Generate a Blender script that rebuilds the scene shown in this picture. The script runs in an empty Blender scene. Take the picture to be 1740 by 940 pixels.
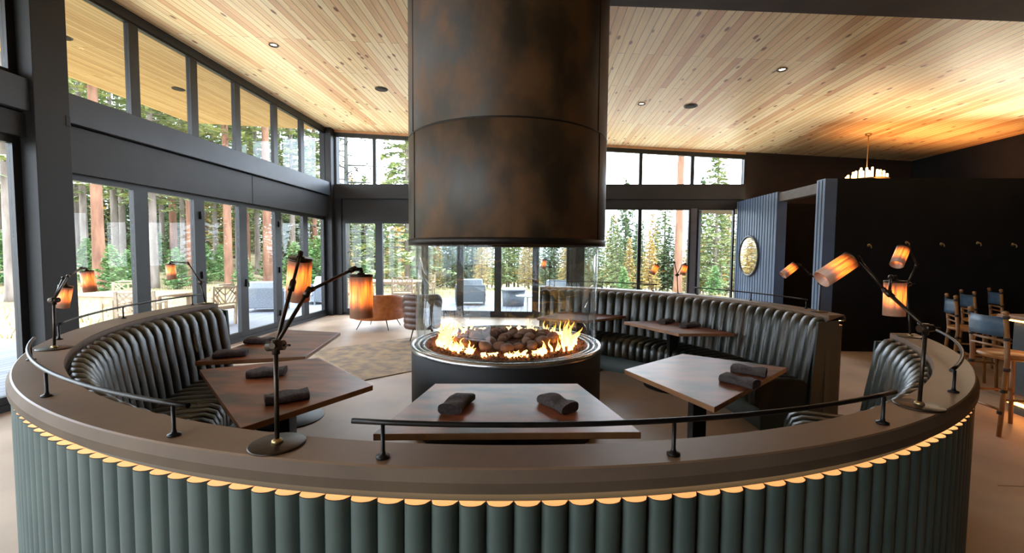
import bpy, bmesh, math, random
from mathutils import Vector, Matrix, Euler
from math import sin, cos, pi, radians as R, sqrt, atan2, hypot

S = bpy.context.scene
COL = S.collection
# ------------------------------------------------------------------ camera, world, lights, exposure
F, PITCH, ROLL, EYE = 745.0, 3.1, 0.5, 1.65
cd = bpy.data.cameras.new('camera'); cam = bpy.data.objects.new('camera', cd); COL.objects.link(cam)
cd.sensor_width = 36.0; cd.lens = 36.0 * F / 1740.0; cd.clip_start = 0.05; cd.clip_end = 600
p_, r_ = R(PITCH), R(ROLL)
fw = Vector((0, cos(p_), -sin(p_))); up = Vector((0, sin(p_), cos(p_))); rt = Vector((1, 0, 0))
rt2 = rt * cos(r_) + up * sin(r_); up2 = -rt * sin(r_) + up * cos(r_)
cam.matrix_world = Matrix(((rt2.x, up2.x, -fw.x, 0), (rt2.y, up2.y, -fw.y, 0), (rt2.z, up2.z, -fw.z, EYE), (0, 0, 0, 1)))
S.camera = cam
SKY = 8.8
S.view_settings.view_transform = 'Standard'; S.view_settings.look = 'None'
S.view_settings.gamma = 1.0; S.view_settings.use_curve_mapping = False
S.view_settings.exposure = 0.4
S.cycles.use_denoising = True
S.cycles.max_bounces = 10; S.cycles.diffuse_bounces = 5; S.cycles.glossy_bounces = 4
S.cycles.transparent_max_bounces = 24; S.cycles.sample_clamp_indirect = 3.0
S.cycles.caustics_reflective = False; S.cycles.caustics_refractive = False
w = bpy.data.worlds.new('sky'); S.world = w; w.use_nodes = True
wn = w.node_tree.nodes; wl = w.node_tree.links; bg = wn['Background']
wt = wn.new('ShaderNodeTexCoord'); wm = wn.new('ShaderNodeMapping'); wm.inputs['Scale'].default_value = (1.5, 1.5, 4)
wno = wn.new('ShaderNodeTexNoise'); wno.inputs['Scale'].default_value = 1.6; wno.inputs['Detail'].default_value = 5
wr = wn.new('ShaderNodeValToRGB'); wr.color_ramp.elements[0].position = .38; wr.color_ramp.elements[1].position = .62
wr.color_ramp.elements[0].color = (.62, .78, 1, 1); wr.color_ramp.elements[1].color = (.88, .94, 1, 1)
wl.new(wt.outputs['Generated'], wm.inputs['Vector']); wl.new(wm.outputs[0], wno.inputs['Vector'])
wl.new(wno.outputs['Fac'], wr.inputs['Fac']); wl.new(wr.outputs['Color'], bg.inputs['Color'])
bg.inputs['Strength'].default_value = SKY

# ------------------------------------------------------------------ building frame: u from back wall towards camera, v from left wall
C0 = Vector((-4.73, 11.45)); UA = Vector((.055, 1.0)).normalized(); VA = Vector((UA.y, -UA.x))
ANG = atan2(VA.y, VA.x)
def B(u, v, z=0.0):
    q = C0 + VA * v - UA * u
    return Vector((q.x, q.y, z))
def ceil_z(v): return 4.76 - .059 * v
RC = Vector((-.07, 4.245))
def ring(deg, r, z=0.0):
    t = min(1.3, max(-.5, (r - 2.981) / .212)); cx = -.06 - .02 * t; cy = 4.21 + .07 * t
    a = R(deg); return Vector((cx + r * cos(a), cy + r * sin(a), z))

# added hidden uplights brighten the ceiling; only the orange bar one is a fixture
def area(name, loc, direction, sx, sy, power, col, spread=180, along=None):
    ld = bpy.data.lights.new(name, 'AREA'); ld.shape = 'RECTANGLE'; ld.size = sx; ld.size_y = sy; ld.energy = power; ld.color = col; ld.spread = R(spread)
    o = bpy.data.objects.new(name, ld); COL.objects.link(o); z = -Vector(direction).normalized(); x = Vector(along or VA.to_3d()).normalized(); y = z.cross(x).normalized(); x = y.cross(z)
    M = Matrix((x, y, z)).transposed().to_4x4(); M.translation = loc; o.matrix_world = M; return o
UP_L, UP_B, UP_R = 40, 40, 34
vx = VA.to_3d(); ux = UA.to_3d()
area('ceiling_fill_left', B(3.3, .10, 3.44), vx * 1.0 + Vector((0, 0, .62)), 5.9, .08, UP_L, (1, .93, .84), 125, ux)
area('ceiling_fill_back', B(.08, 5.4, 3.40), -ux * 1.0 + Vector((0, 0, .7)), 9.2, .06, UP_B, (1, .93, .84), 150, vx)
area('ceiling_fill_enclosure', B(1.7, 10.35, 2.99), -vx * .9 + ux * .15 + Vector((0, 0, .8)), 3.0, .14, 16, (1, .86, .66), 160, ux)
area('ceiling_fill_wall', B(3.28, 12.3, 3.0), -ux * 1.0 - vx * .3 + Vector((0, 0, .8)), 3.6, .1, 52, (1, .84, .62), 150, vx)
area('cove_light_bar', B(2.2, 12.6, 3.02), Vector((0, 0, 1)) + vx * .2 - ux * .3, 2.6, .8, UP_R, (1, .42, .13), 140, vx)

# ------------------------------------------------------------------ materials
MATS = {}
def _new(name):
    m = bpy.data.materials.new(name); m.use_nodes = True; nt = m.node_tree
    return m, nt, nt.nodes, nt.links, nt.nodes['Principled BSDF']
def C4(c):
    if isinstance(c, str):
        c = c.lstrip('#'); v = [int(c[i:i+2], 16) / 255 for i in (0, 2, 4)]
        c = [x / 12.92 if x <= .04045 else ((x + .055) / 1.055) ** 2.4 for x in v]
    return (c[0], c[1], c[2], 1)
def pbr(name, c1, c2=None, scale=6, rough=.5, metal=0, bump=0, stretch=(1, 1, 1), rot=(0, 0, 0), spec=.5, detail=4, lo=.35, hi=.65, rough2=None, bscale=None, coat=0):
    if name in MATS: return MATS[name]
    m, nt, n, l, b = _new(name)
    b.inputs['Roughness'].default_value = rough; b.inputs['Metallic'].default_value = metal
    b.inputs['Specular IOR Level'].default_value = spec
    if coat: b.inputs['Coat Weight'].default_value = coat; b.inputs['Coat Roughness'].default_value = .15
    tc = n.new('ShaderNodeTexCoord'); mp = n.new('ShaderNodeMapping')
    mp.inputs['Scale'].default_value = stretch; mp.inputs['Rotation'].default_value = rot
    no = n.new('ShaderNodeTexNoise'); no.inputs['Scale'].default_value = scale; no.inputs['Detail'].default_value = detail
    cr = n.new('ShaderNodeValToRGB'); e = cr.color_ramp.elements
    e[0].position = lo; e[1].position = hi; e[0].color = C4(c1); e[1].color = C4(c2 or c1)
    if c2 is None:
        k = C4(c1); e[1].color = (min(1, k[0] * 1.15 + .003), min(1, k[1] * 1.15 + .003), min(1, k[2] * 1.15 + .003), 1)
    l.new(tc.outputs['Object'], mp.inputs['Vector']); l.new(mp.outputs[0], no.inputs['Vector'])
    l.new(no.outputs['Fac'], cr.inputs['Fac']); l.new(cr.outputs['Color'], b.inputs['Base Color'])
    if rough2 is not None:
        mr = n.new('ShaderNodeMapRange'); mr.inputs['To Min'].default_value = rough; mr.inputs['To Max'].default_value = rough2
        mr.inputs['From Min'].default_value = .3; mr.inputs['From Max'].default_value = .7
        l.new(no.outputs['Fac'], mr.inputs['Value']); l.new(mr.outputs[0], b.inputs['Roughness'])
    if bump:
        n2 = n.new('ShaderNodeTexNoise'); n2.inputs['Scale'].default_value = bscale or scale * 4; n2.inputs['Detail'].default_value = 4
        l.new(mp.outputs[0], n2.inputs['Vector'])
        bp = n.new('ShaderNodeBump'); bp.inputs['Strength'].default_value = bump; bp.inputs['Distance'].default_value = .01
        l.new(n2.outputs['Fac'], bp.inputs['Height']); l.new(bp.outputs[0], b.inputs['Normal'])
    MATS[name] = m; return m
def planks(name, cols, length, width, knots=True, rot=0, rough=.5, gap=.004, coat=0, gapcol=(.1, .05, .02)):
    """boards running along the texture X after rotating by -rot"""
    m, nt, n, l, b = _new(name); b.inputs['Roughness'].default_value = rough
    if coat: b.inputs['Coat Weight'].default_value = coat; b.inputs['Coat Roughness'].default_value = .2
    tc = n.new('ShaderNodeTexCoord'); mp = n.new('ShaderNodeMapping'); mp.inputs['Rotation'].default_value = (0, 0, -rot)
    l.new(tc.outputs['Object'], mp.inputs['Vector'])
    br = n.new('ShaderNodeTexBrick'); br.offset = .37; br.inputs['Scale'].default_value = 1
    br.inputs['Color1'].default_value = (0, 0, 0, 1); br.inputs['Color2'].default_value = (1, 1, 1, 1); br.inputs['Mortar'].default_value = (.5, .5, .5, 1)
    br.inputs['Brick Width'].default_value = length; br.inputs['Row Height'].default_value = width; br.inputs['Mortar Size'].default_value = gap
    br.inputs['Mortar Smooth'].default_value = .3
    l.new(mp.outputs[0], br.inputs['Vector'])
    cr = n.new('ShaderNodeValToRGB'); cr.color_ramp.interpolation = 'LINEAR'
    while len(cr.color_ramp.elements) < len(cols): cr.color_ramp.elements.new(.5)
    for i, (p, c) in enumerate(cols): cr.color_ramp.elements[i].position = p; cr.color_ramp.elements[i].color = C4(c)
    l.new(br.outputs['Color'], cr.inputs['Fac'])
    # grain
    mg = n.new('ShaderNodeMapping'); mg.inputs['Scale'].default_value = (1.2, 26, 26); l.new(mp.outputs[0], mg.inputs['Vector'])
    no = n.new('ShaderNodeTexNoise'); no.inputs['Scale'].default_value = 1.5; no.inputs['Detail'].default_value = 6; l.new(mg.outputs[0], no.inputs['Vector'])
    gr = n.new('ShaderNodeMapRange'); gr.inputs['From Min'].default_value = .3; gr.inputs['From Max'].default_value = .7
    gr.inputs['To Min'].default_value = .82; gr.inputs['To Max'].default_value = 1.1; l.new(no.outputs['Fac'], gr.inputs['Value'])
    mx = n.new('ShaderNodeMix'); mx.data_type = 'RGBA'; mx.blend_type = 'MULTIPLY'; mx.inputs['Factor'].default_value = 1
    l.new(cr.outputs['Color'], mx.inputs[6]); l.new(gr.outputs[0], mx.inputs[7]); out = mx.outputs[2]
    if knots:
        mk = n.new('ShaderNodeMapping'); mk.inputs['Scale'].default_value = (2.4, 6.0, 6.0); l.new(mp.outputs[0], mk.inputs['Vector'])
        vo = n.new('ShaderNodeTexVoronoi'); vo.inputs['Scale'].default_value = 1.0; vo.inputs['Randomness'].default_value = 1
        l.new(mk.outputs[0], vo.inputs['Vector'])
        kr = n.new('ShaderNodeMapRange'); kr.inputs['From Min'].default_value = .1; kr.inputs['From Max'].default_value = .17
        kr.inputs['To Min'].default_value = 1; kr.inputs['To Max'].default_value = 0; l.new(vo.outputs['Distance'], kr.inputs['Value'])
        m2 = n.new('ShaderNodeMix'); m2.data_type = 'RGBA'; l.new(kr.outputs[0], m2.inputs['Factor']); l.new(out, m2.inputs[6])
        m2.inputs[7].default_value = C4('#7a4526'); out = m2.outputs[2]
    m3 = n.new('ShaderNodeMix'); m3.data_type = 'RGBA'; l.new(br.outputs['Fac'], m3.inputs['Factor']); l.new(out, m3.inputs[6])
    m3.inputs[7].default_value = C4(gapcol); l.new(m3.outputs[2], b.inputs['Base Color'])
    MATS[name] = m; return m
def emit(name, col, strength):
    m = bpy.data.materials.new(name); m.use_nodes = True; n = m.node_tree.nodes; n.clear()
    o = n.new('ShaderNodeOutputMaterial'); e = n.new('ShaderNodeEmission'); e.inputs['Color'].default_value = C4(col); e.inputs['Strength'].default_value = strength
    m.node_tree.links.new(e.outputs[0], o.inputs[0]); MATS[name] = m; return m
def clear_glass(name, tint=(.97, .985, .98), ior=1.45, k=1.0):
    m = bpy.data.materials.new(name); m.use_nodes = True; nt = m.node_tree; n = nt.nodes; n.clear(); l = nt.links
    o = n.new('ShaderNodeOutputMaterial'); t = n.new('ShaderNodeBsdfTransparent'); t.inputs['Color'].default_value = (*tint, 1)
    g = n.new('ShaderNodeBsdfGlossy'); g.inputs['Roughness'].default_value = 0.0
    fr = n.new('ShaderNodeLayerWeight'); fr.inputs['Blend'].default_value = .5
    pw = n.new('ShaderNodeMath'); pw.operation = 'POWER'; pw.inputs[1].default_value = 4.5; l.new(fr.outputs['Facing'], pw.inputs[0])
    mu = n.new('ShaderNodeMath'); mu.operation = 'MULTIPLY_ADD'; mu.inputs[1].default_value = .6 * k; mu.inputs[2].default_value = .022 * k
    mx = n.new('ShaderNodeMixShader'); l.new(pw.outputs[0], mu.inputs[0]); l.new(mu.outputs[0], mx.inputs['Fac'])
    l.new(t.outputs[0], mx.inputs[1]); l.new(g.outputs[0], mx.inputs[2]); l.new(mx.outputs[0], o.inputs[0])
    MATS[name] = m; return m

PINE = [(0, '#f0dfb8'), (.45, '#ead3a6'), (.72, '#e3c596'), (.88, '#dab588'), (1, '#cc9c74')]
m_ceil = planks('pine_boards', PINE, 3.1, .098, True, ANG - pi / 2, .42)
m_soffit = planks('soffit_boards', [(0, '#e6bf80'), (.5, '#dcb070'), (1, '#cf9f60')], 3.4, .09, False, ANG - pi / 2, .6, gap=.003)
m_deck = planks('deck_boards', [(0, '#8d8f97'), (.5, '#83858f'), (1, '#777983')], 4.0, .145, False, ANG - pi / 2, .55, gap=.008, gapcol=(.03, .03, .035))
m_floor = pbr('polished_concrete', '#9a836f', '#b8a08a', 1.3, .38, bump=.05, detail=8, rough2=.5, bscale=3)
m_steel = pbr('dark_bronze_metal', '#171617', '#201e1f', 3, .5, .2)
m_beam = pbr('grey_painted_steel', '#242426', '#2a2a2c', 2, .55, .1, bump=.05)
m_beamup = pbr('slate_painted_steel', '#363b43', '#3d424a', 2, .45, .2)
m_black = pbr('matte_black_paint', '#0b0b0d', '#121214', 3, .75, spec=.25)
m_frame = pbr('black_window_frame', '#0f0e0e', '#161514', 5, .45, .1)
m_brown = pbr('dark_brown_plaster', '#241912', '#2c1e15', 3, .8)
m_glass = clear_glass('window_glass', (.98, .99, .99), 1.45, .75)
m_fglass = clear_glass('fire_glass', (.955, .965, .96), 1.4, .9)
m_patina = pbr('patinated_bronze', '#302619', '#614225', 3.2, .42, .25, bump=.15, detail=12, lo=.4, hi=.68, rough2=.62, bscale=9, stretch=(1.2, 1.2, .8))
m_patlip = pbr('dark_bronze_lip', '#1c1612', '#261d17', 4, .45, .6)
m_ped = pbr('black_steel_plinth', '#0f0e0e', '#151414', 3, .6, .1)
m_rim = pbr('brushed_rim', '#8d8a88', '#a8a29d', 8, .22, .9)
m_ledge = pbr('taupe_ledge_wood', '#664f3c', '#765d48', 3, .45, bump=.03, detail=8)
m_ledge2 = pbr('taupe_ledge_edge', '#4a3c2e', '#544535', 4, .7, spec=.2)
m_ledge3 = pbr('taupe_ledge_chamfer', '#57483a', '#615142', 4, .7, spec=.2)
m_flute = pbr('teal_grey_flutes', '#36423d', '#3e4a44', 5, .55, bump=.04, spec=.4)
m_flutecap = pbr('flute_top', '#d6b892', '#dabe9a', 5, .5)  # warm LED glow painted into the slat tops; the cladding is teal grey
m_panelg = pbr('dark_green_panel', '#27302b', '#2e3832', 4, .55)
m_leather = pbr('green_leather', '#1c1f18', '#4a3721', 3.2, .27, bump=.12, detail=5, lo=.5, hi=.85, rough2=.42, bscale=45, stretch=(1.6, 1.6, .6))
m_tabtop = pbr('walnut_slab', '#38190f', '#8a4c2e', 2.8, .37, bump=0, stretch=(1, 2.2, 1), detail=6, lo=.34, hi=.6, spec=.7)
m_tabedge = pbr('walnut_edge', '#7d5436', '#94673f', 8, .45)
m_iron = pbr('blackened_iron', '#151312', '#221e1b', 20, .4, .7)
m_lampm = pbr('aged_bronze', '#2c241d', '#3d3126', 30, .38, .75)
m_brass = pbr('brass_collar', '#9d8358', '#ab9264', 20, .35, .8)
m_napkin = pbr('charcoal_napkin', '#332b2b', '#4a3f3d', 60, .9, bump=.4, bscale=300)
m_bead = pbr('blue_beadboard', '#54657e', '#5c6d86', 3, .5)
m_stone = pbr('river_stone', '#6a4636', '#9a6c54', 14, .7, bump=.3)
m_lava = pbr('fire_gravel', '#4a2817', '#96522c', 40, .8, bump=.6)
m_orange = pbr('tan_leather', '#8b4a20', '#a55e2c', 12, .42, bump=.1)
m_chanleather = pbr('brown_channel_leather', '#3b2318', '#50301f', 12, .42, bump=.1)
m_teak = pbr('teak', '#b59a78', '#c6ad8c', 8, .6, stretch=(1, 6, 1))
m_greyfab = pbr('grey_outdoor_cushion', '#aeb6c0', '#bcc3cb', 30, .9, bump=.1)
m_greyframe = pbr('grey_woven_frame', '#6f767e', '#8d949b', 40, .8, bump=.3)
m_rattan = pbr('rattan_pole', '#80552d', '#9b6d3f', 14, .45, stretch=(1, 1, .4))
m_rattanseat = pbr('honey_wood_seat', '#9a6430', '#b07840', 10, .35)
m_binding = pbr('dark_binding', '#1c1512', '#2a201b', 30, .6)
m_denim = pbr('blue_leather_sling', '#34485a', '#425a6e', 14, .45)
m_barpanel = pbr('bar_teal_panel', '#1e2b30', '#26353a', 4, .6)
m_bark = pbr('pine_bark', '#6b4938', '#946a52', 3, .9, bump=.6, stretch=(1, 1, .25), detail=8, bscale=9)
m_bark2 = pbr('grey_bark', '#665950', '#867a70', 3, .9, bump=.6, stretch=(1, 1, .25))
m_ground = pbr('dry_grass_ground', '#7e744c', '#a5936f', .35, .95, bump=.4, detail=10, lo=.38, hi=.6, bscale=14)
def leafmat(name, a, b_): return pbr(name, a, b_, 1.2, .75, spec=.2, detail=4, lo=.4, hi=.6)
m_fir = leafmat('fir_needles', '#64795a', '#93a27b')
m_pinef = leafmat('pine_needles', '#7b8c62', '#b2b983')
m_larch = leafmat('larch_needles', '#c2a561', '#d8c07e')
m_young = leafmat('young_pine_needles', '#6b9259', '#9bb87c')
m_twig = leafmat('grey_twigs', '#3c3f3c', '#55534c')

# ------------------------------------------------------------------ mesh builder
class MB:
    def __init__(s): s.v = []; s.f = []; s.sm = []; s.mi = []
    def add(s, vs, fs, smooth=False, mi=0):
        k = len(s.v); s.v += [Vector(x) for x in vs]
        for f in fs: s.f.append(tuple(i + k for i in f)); s.sm.append(smooth); s.mi.append(mi)
        return s
    def hexa(s, P, mi=0):   # P: 4 bottom, 4 top
        return s.add(P, [(3, 2, 1, 0), (4, 5, 6, 7), (0, 1, 5, 4), (1, 2, 6, 5), (2, 3, 7, 6), (3, 0, 4, 7)], mi=mi)
    def box(s, x0, x1, y0, y1, z0, z1, mi=0):
        return s.hexa([(x0, y0, z0), (x1, y0, z0), (x1, y1, z0), (x0, y1, z0), (x0, y0, z1), (x1, y0, z1), (x1, y1, z1), (x0, y1, z1)], mi)
    def bb(s, u0, u1, v0, v1, z0, z1, mi=0, zt=None):   # box in building frame; zt(v) lets the top follow the ceiling
        zt = zt or (lambda v: z1)
        return s.hexa([B(u1, v0, z0), B(u1, v1, z0), B(u0, v1, z0), B(u0, v0, z0), B(u1, v0, zt(v0)), B(u1, v1, zt(v1)), B(u0, v1, zt(v1)), B(u0, v0, zt(v0))], mi)
    def bar(s, a, b, wx, wy=None, upv=(0, 0, 1), mi=0):
        a = Vector(a); b = Vector(b); wy = wy or wx; d = (b - a).normalized(); u = Vector(upv)
        if abs(d.dot(u)) > .98: u = Vector((0, 1, 0))
        x = d.cross(u).normalized() * wx / 2; y = x.cross(d).normalized() * wy / 2
        return s.hexa([a - x - y, a + x - y, a + x + y, a - x + y, b - x - y, b + x - y, b + x + y, b - x + y], mi)
    def tube(s, pts, r, n=10, caps=True, smooth=True, mi=0):
        pts = [Vector(p) for p in pts]; rs = r if isinstance(r, (list, tuple)) else [r] * len(pts)
        prev = None; k = len(s.v)
        for i, p in enumerate(pts):
            d = (pts[min(i + 1, len(pts) - 1)] - pts[max(i - 1, 0)]).normalized()
            if prev is None:
                u = Vector((0, 0, 1)) if abs(d.z) < .9 else Vector((1, 0, 0)); prev = d.cross(u).normalized()
            prev = (prev - d * prev.dot(d)).normalized(); q = d.cross(prev)
            for j in range(n):
                a = 2 * pi * j / n; s.v.append(p + (prev * cos(a) + q * sin(a)) * rs[i])
        for i in range(len(pts) - 1):
            for j in range(n):
                s.f.append((k + i * n + j, k + i * n + (j + 1) % n, k + (i + 1) * n + (j + 1) % n, k + (i + 1) * n + j)); s.sm.append(smooth); s.mi.append(mi)
        if caps:
            s.f.append(tuple(k + j for j in reversed(range(n)))); s.sm.append(False); s.mi.append(mi)
            e = k + (len(pts) - 1) * n; s.f.append(tuple(e + j for j in range(n))); s.sm.append(False); s.mi.append(mi)
        return s
    def lathe(s, prof, c=(0, 0, 0), n=48, smooth=True, mi=0, M=None):
        c = Vector(c); k = len(s.v); m = len(prof)
        for j in range(n):
            a = 2 * pi * j / n
            for (r, z) in prof:
                v = Vector((r * cos(a), r * sin(a), z)); v = M @ v if M else v; s.v.append(v + c)
        for j in range(n):
            for i in range(m - 1):
                a0 = k + j * m + i; b0 = k + ((j + 1) % n) * m + i
                s.f.append((a0, b0, b0 + 1, a0 + 1)); s.sm.append(smooth); s.mi.append(mi)
        return s
    def grid(s, rows, smooth=True, closed=False, mi=0):
        k = len(s.v); m = len(rows[0]); n = len(rows)
        for r in rows: s.v += [Vector(x) for x in r]
        for i in range(n - 1 + (1 if closed else 0)):
            for j in range(m - 1):
                a = k + i * m + j; b = k + ((i + 1) % n) * m + j
                s.f.append((a, b, b + 1, a + 1)); s.sm.append(smooth); s.mi.append(mi)
        return s
    def prism(s, poly, z0, z1, mi=0, mside=None):
        n = len(poly); k = len(s.v)
        s.v += [Vector((p[0], p[1], z0)) for p in poly] + [Vector((p[0], p[1], z1)) for p in poly]
        s.f.append(tuple(k + i for i in reversed(range(n)))); s.sm.append(False); s.mi.append(mi)
        s.f.append(tuple(k + n + i for i in range(n))); s.sm.append(False); s.mi.append(mi)
        for i in range(n):
            j = (i + 1) % n; s.f.append((k + i, k + j, k + n + j, k + n + i)); s.sm.append(False); s.mi.append(mi if mside is None else mside)
        return s
    def build(s, name, mat, parent=None, bevel=0, fix=True, subsurf=0):
        me = bpy.data.meshes.new(name); off = Vector(parent['_o']) if parent is not None and '_o' in parent else Vector((0, 0, 0))
        me.from_pydata([v - off for v in s.v], [], s.f); me.update()
        for m in (mat if isinstance(mat, (list, tuple)) else [mat]): me.materials.append(m)
        for i, p in enumerate(me.polygons): p.use_smooth = s.sm[i]; p.material_index = s.mi[i]
        if fix:
            bm = bmesh.new(); bm.from_mesh(me); bmesh.ops.recalc_face_normals(bm, faces=bm.faces); bm.to_mesh(me); bm.free()
        o = bpy.data.objects.new(name, me); COL.objects.link(o)
        if parent is not None: o.parent = parent; o['_o'] = tuple(off)
        if bevel:
            b = o.modifiers.new('bevel', 'BEVEL'); b.width = bevel; b.segments = 2; b.limit_method = 'ANGLE'
        if subsurf:
            b = o.modifiers.new('sub', 'SUBSURF'); b.levels = subsurf; b.render_levels = subsurf
        return o
def tag(o, label, cat, group=None, kind=None):
    o['label'] = label; o['category'] = cat
    if group: o['group'] = group
    if kind: o['kind'] = kind
    return o
def empty(name, loc, label=None, cat=None, group=None, kind=None, rz=0):
    o = bpy.data.objects.new(name, None); COL.objects.link(o); o.location = loc; o.rotation_euler.z = rz
    o.empty_display_size = .1; o['_o'] = tuple(loc)
    if label: tag(o, label, cat, group, kind)
    elif kind: o['kind'] = kind
    return o
def struct(name, mb, mat, parent=None, label=None, bevel=0):
    o = mb.build(name, mat, parent, bevel)
    if parent is None: o['kind'] = 'structure'
    if label: o['label'] = label
    return o
def kids(o): return [c for c in bpy.data.objects if c.parent is o]
def copy_tree(o, parent=None):
    c = o.copy(); COL.objects.link(c); c.parent = parent
    for ch in kids(o): copy_tree(ch, c)
    return c

# ------------------------------------------------------------------ STRUCTURE: floor, ceiling, walls
UE = 13.2   # how far the room runs towards the viewer
VR = 14.27
mb = MB(); mb.bb(-.15, UE, -.12, VR + .2, -.2, 0); struct('floor', mb, m_floor, label='pale polished concrete floor')
mb = MB()
for a, b_ in (((4.3, 6.0), (4.3, 14.2)), ((9.2, 8.9), (4.4, 10.3))):
    pass
for u in (7.9,): mb.bb(u - .004, u + .004, 8.7, 14.0, .0, .0015)
mb.bb(3.4, 12.5, 10.896, 10.904, .0, .0015)
struct('trim_1', mb, pbr('floor_joint', '#7c6a5c', '#84725f', 5, .9), label='saw-cut joints in the concrete floor')  # joint lines slightly darker than the concrete
mb = MB()
mb.hexa([B(UE, 0, ceil_z(0)), B(UE, VR, ceil_z(VR)), B(0, VR, ceil_z(VR)), B(0, 0, ceil_z(0)),
         B(UE, 0, 5.1), B(UE, VR, 4.3), B(0, VR, 4.3), B(0, 0, 5.1)])
struct('ceiling', mb, m_ceil, label='sloping ceiling of knotty pine boards')
mb = MB()
mb.hexa([B(UE, -3.75, ceil_z(-3.75)), B(UE, -.06, ceil_z(-.06)), B(-.05, -.06, ceil_z(-.06)), B(-.05, -3.75, ceil_z(-3.75)),
         B(UE, -3.75, 5.22), B(UE, -.06, 5.1), B(-.05, -.06, 5.1), B(-.05, -3.75, 5.22)])
struct('trim_2', mb, m_soffit, label='pine boarded soffit of the roof overhang outside the glass')
# wood trim strip along the back wall under the ceiling
mb = MB(); mb.bb(-.02, .04, .0, 10.45, 4.0, 4.0, zt=None)
mb = MB(); mb.hexa([B(.05, 0, ceil_z(0) - .07), B(.05, 10.46, ceil_z(10.46) - .07), B(0, 10.46, ceil_z(10.46) - .07), B(0, 0, ceil_z(0) - .07),
                    B(.05, 0, ceil_z(0)), B(.05, 10.46, ceil_z(10.46)), B(0, 10.46, ceil_z(10.46)), B(0, 0, ceil_z(0))])
struct('trim_3', mb, pbr('trim_pine', '#c08d63', '#cf9d72', 6, .5), label='reddish pine trim where ceiling meets the back wall')

# left wall: beams, column
mb = MB()
mb.bb(-.1, 6.5, -.1, .13, 3.06, 3.39); mb.bb(6.85, UE, -.1, .13, 3.06, 3.39)
struct('wall_left', mb, m_beamup, bevel=.006, label='slate grey steel band between doors and clerestory')
mb = MB(); mb.bb(-.1, 3.225, -.1, .07, 2.52, 3.04); struct('trim_4', mb, m_beam, label='grey steel header over the folding doors, far length')
mb = MB(); mb.bb(3.24, 6.5, -.1, .07, 2.52, 3.04); mb.bb(6.85, UE, -.1, .07, 2.8, 3.04); struct('trim_5', mb, m_beam, label='grey steel header over the folding doors, near length')
mb = MB(); mb.bb(-.1, 6.5, -.1, .03, 3.03, 3.07); mb.bb(6.85, UE, -.1, .03, 3.03, 3.07); struct('trim_6', mb, m_black)
col = MB(); col.bb(6.5, 6.85, -.14, .17, 0, 4.76)
col.bb(6.5, 6.55, .165, .175, 3.0, 3.12)
struct('wall_column_left', col, pbr('column_steel', '#120f0d', '#181412', 3, .6, .1), bevel=.005, label='dark steel column between the two window bays')
mb = MB(); mb.bb(-.14, .26, -.14, .16, 0, 4.76); mb.bb(-.14, .11, -.14, .34, 0, 3.0); mb.bb(-.14, .05, .1, .2, 2.9, 4.7)
struct('wall_corner_post', mb, m_steel, bevel=.004)
mb = MB(); mb.bb(-.06, UE, -.1, .03, 0, .07); struct('baseboard_left', mb, m_frame)
# top frame under the ceiling on the left wall
mb = MB(); mb.bb(0, UE, -.1, .02, 4.63, 4.758); struct('trim_7', mb, m_frame)

def framed(name, u0, u1, v0, v1, z0, z1, w, on_left=True, label=None, top=None, hinge=False, handle=False, d0=-.07, d1=.0, bottom=None):
    """glazed panel; on_left: spans u on the left wall, else spans v on the back wall"""
    if on_left: loc = B((u0 + u1) / 2, (d0 + d1) / 2, z0)
    else: loc = B(-(d0 + d1) / 2, (v0 + v1) / 2, z0)
    root = empty(name, loc, kind='structure')
    if label: root['label'] = label
    fr = MB(); tw = top or w; bw = bottom or w
    if on_left:
        def bx(m, a, b, c, d): m.bb(a, b, d0, d1, c, d)
        a, b = u0, u1
        fr.bb(a, a + w, d0, d1, z0, z1); fr.bb(b - w, b, d0, d1, z0, z1)
        fr.bb(a + w, b - w, d0, d1, z1 - tw, z1); fr.bb(a + w, b - w, d0, d1, z0, z0 + bw)
        gl = MB(); gl.bb(a + w, b - w, -.04, -.034, z0 + bw, z1 - tw)
    else:
        a, b = v0, v1; zf = (lambda v: z1) if not callable(z1) else z1
        fr.bb(-d1, -d0, a, a + w, z0, 0, zt=zf); fr.bb(-d1, -d0, b - w, b, z0, 0, zt=zf)
        fr.bb(-d1, -d0, a + w, b - w, z0, z0 + bw)
        fr.hexa([B(-d0, a + w, zf(a + w) - tw), B(-d0, b - w, zf(b - w) - tw), B(-d1, b - w, zf(b - w) - tw), B(-d1, a + w, zf(a + w) - tw),
                 B(-d0, a + w, zf(a + w)), B(-d0, b - w, zf(b - w)), B(-d1, b - w, zf(b - w)), B(-d1, a + w, zf(a + w))])
        gl = MB(); gl.bb(-.04 + .06, -.034 + .06, a + w, b - w, z0 + bw, 0, zt=lambda v: zf(v) - tw)
    fr.build('frame', m_frame, root); gl.build('pane', m_glass, root)
    if hinge:
        for z in (.35, 1.25, 2.2):
            h = MB(); h.tube([B(hinge, .012, z - .06), B(hinge, .012, z + .06)], .014, 8); h.build('hinge', m_iron, root)
    if handle:
        h = MB(); h.bb(handle - .015, handle + .015, 0, .02, .98, 1.12); h.tube([B(handle, .02, 1.06), B(handle, .05, 1.06), B(handle, .05, .98)], .007, 6)
        h.build('handle', m_iron, root)
    return root
J = [.27, 1.24, 2.32, 3.41, 4.45, 5.48, 6.5]
n_d = 0
for i in range(6):
    n_d += 1
    framed('door_%d' % n_d, J[i], J[i + 1], 0, 0, .07, 2.52, .105, True, top=.075, bottom=.09, hinge=J[i + 1] - .01 if i % 2 == 1 else 0, handle=(J[i + 1] - .05) if i in (2,) else 0,
           label='glazed folding door leaf %s' % ['beside the far corner', 'second from the far corner', 'third from the far corner', 'fourth from the far corner', 'second from the column', 'beside the steel column'][i])
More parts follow.
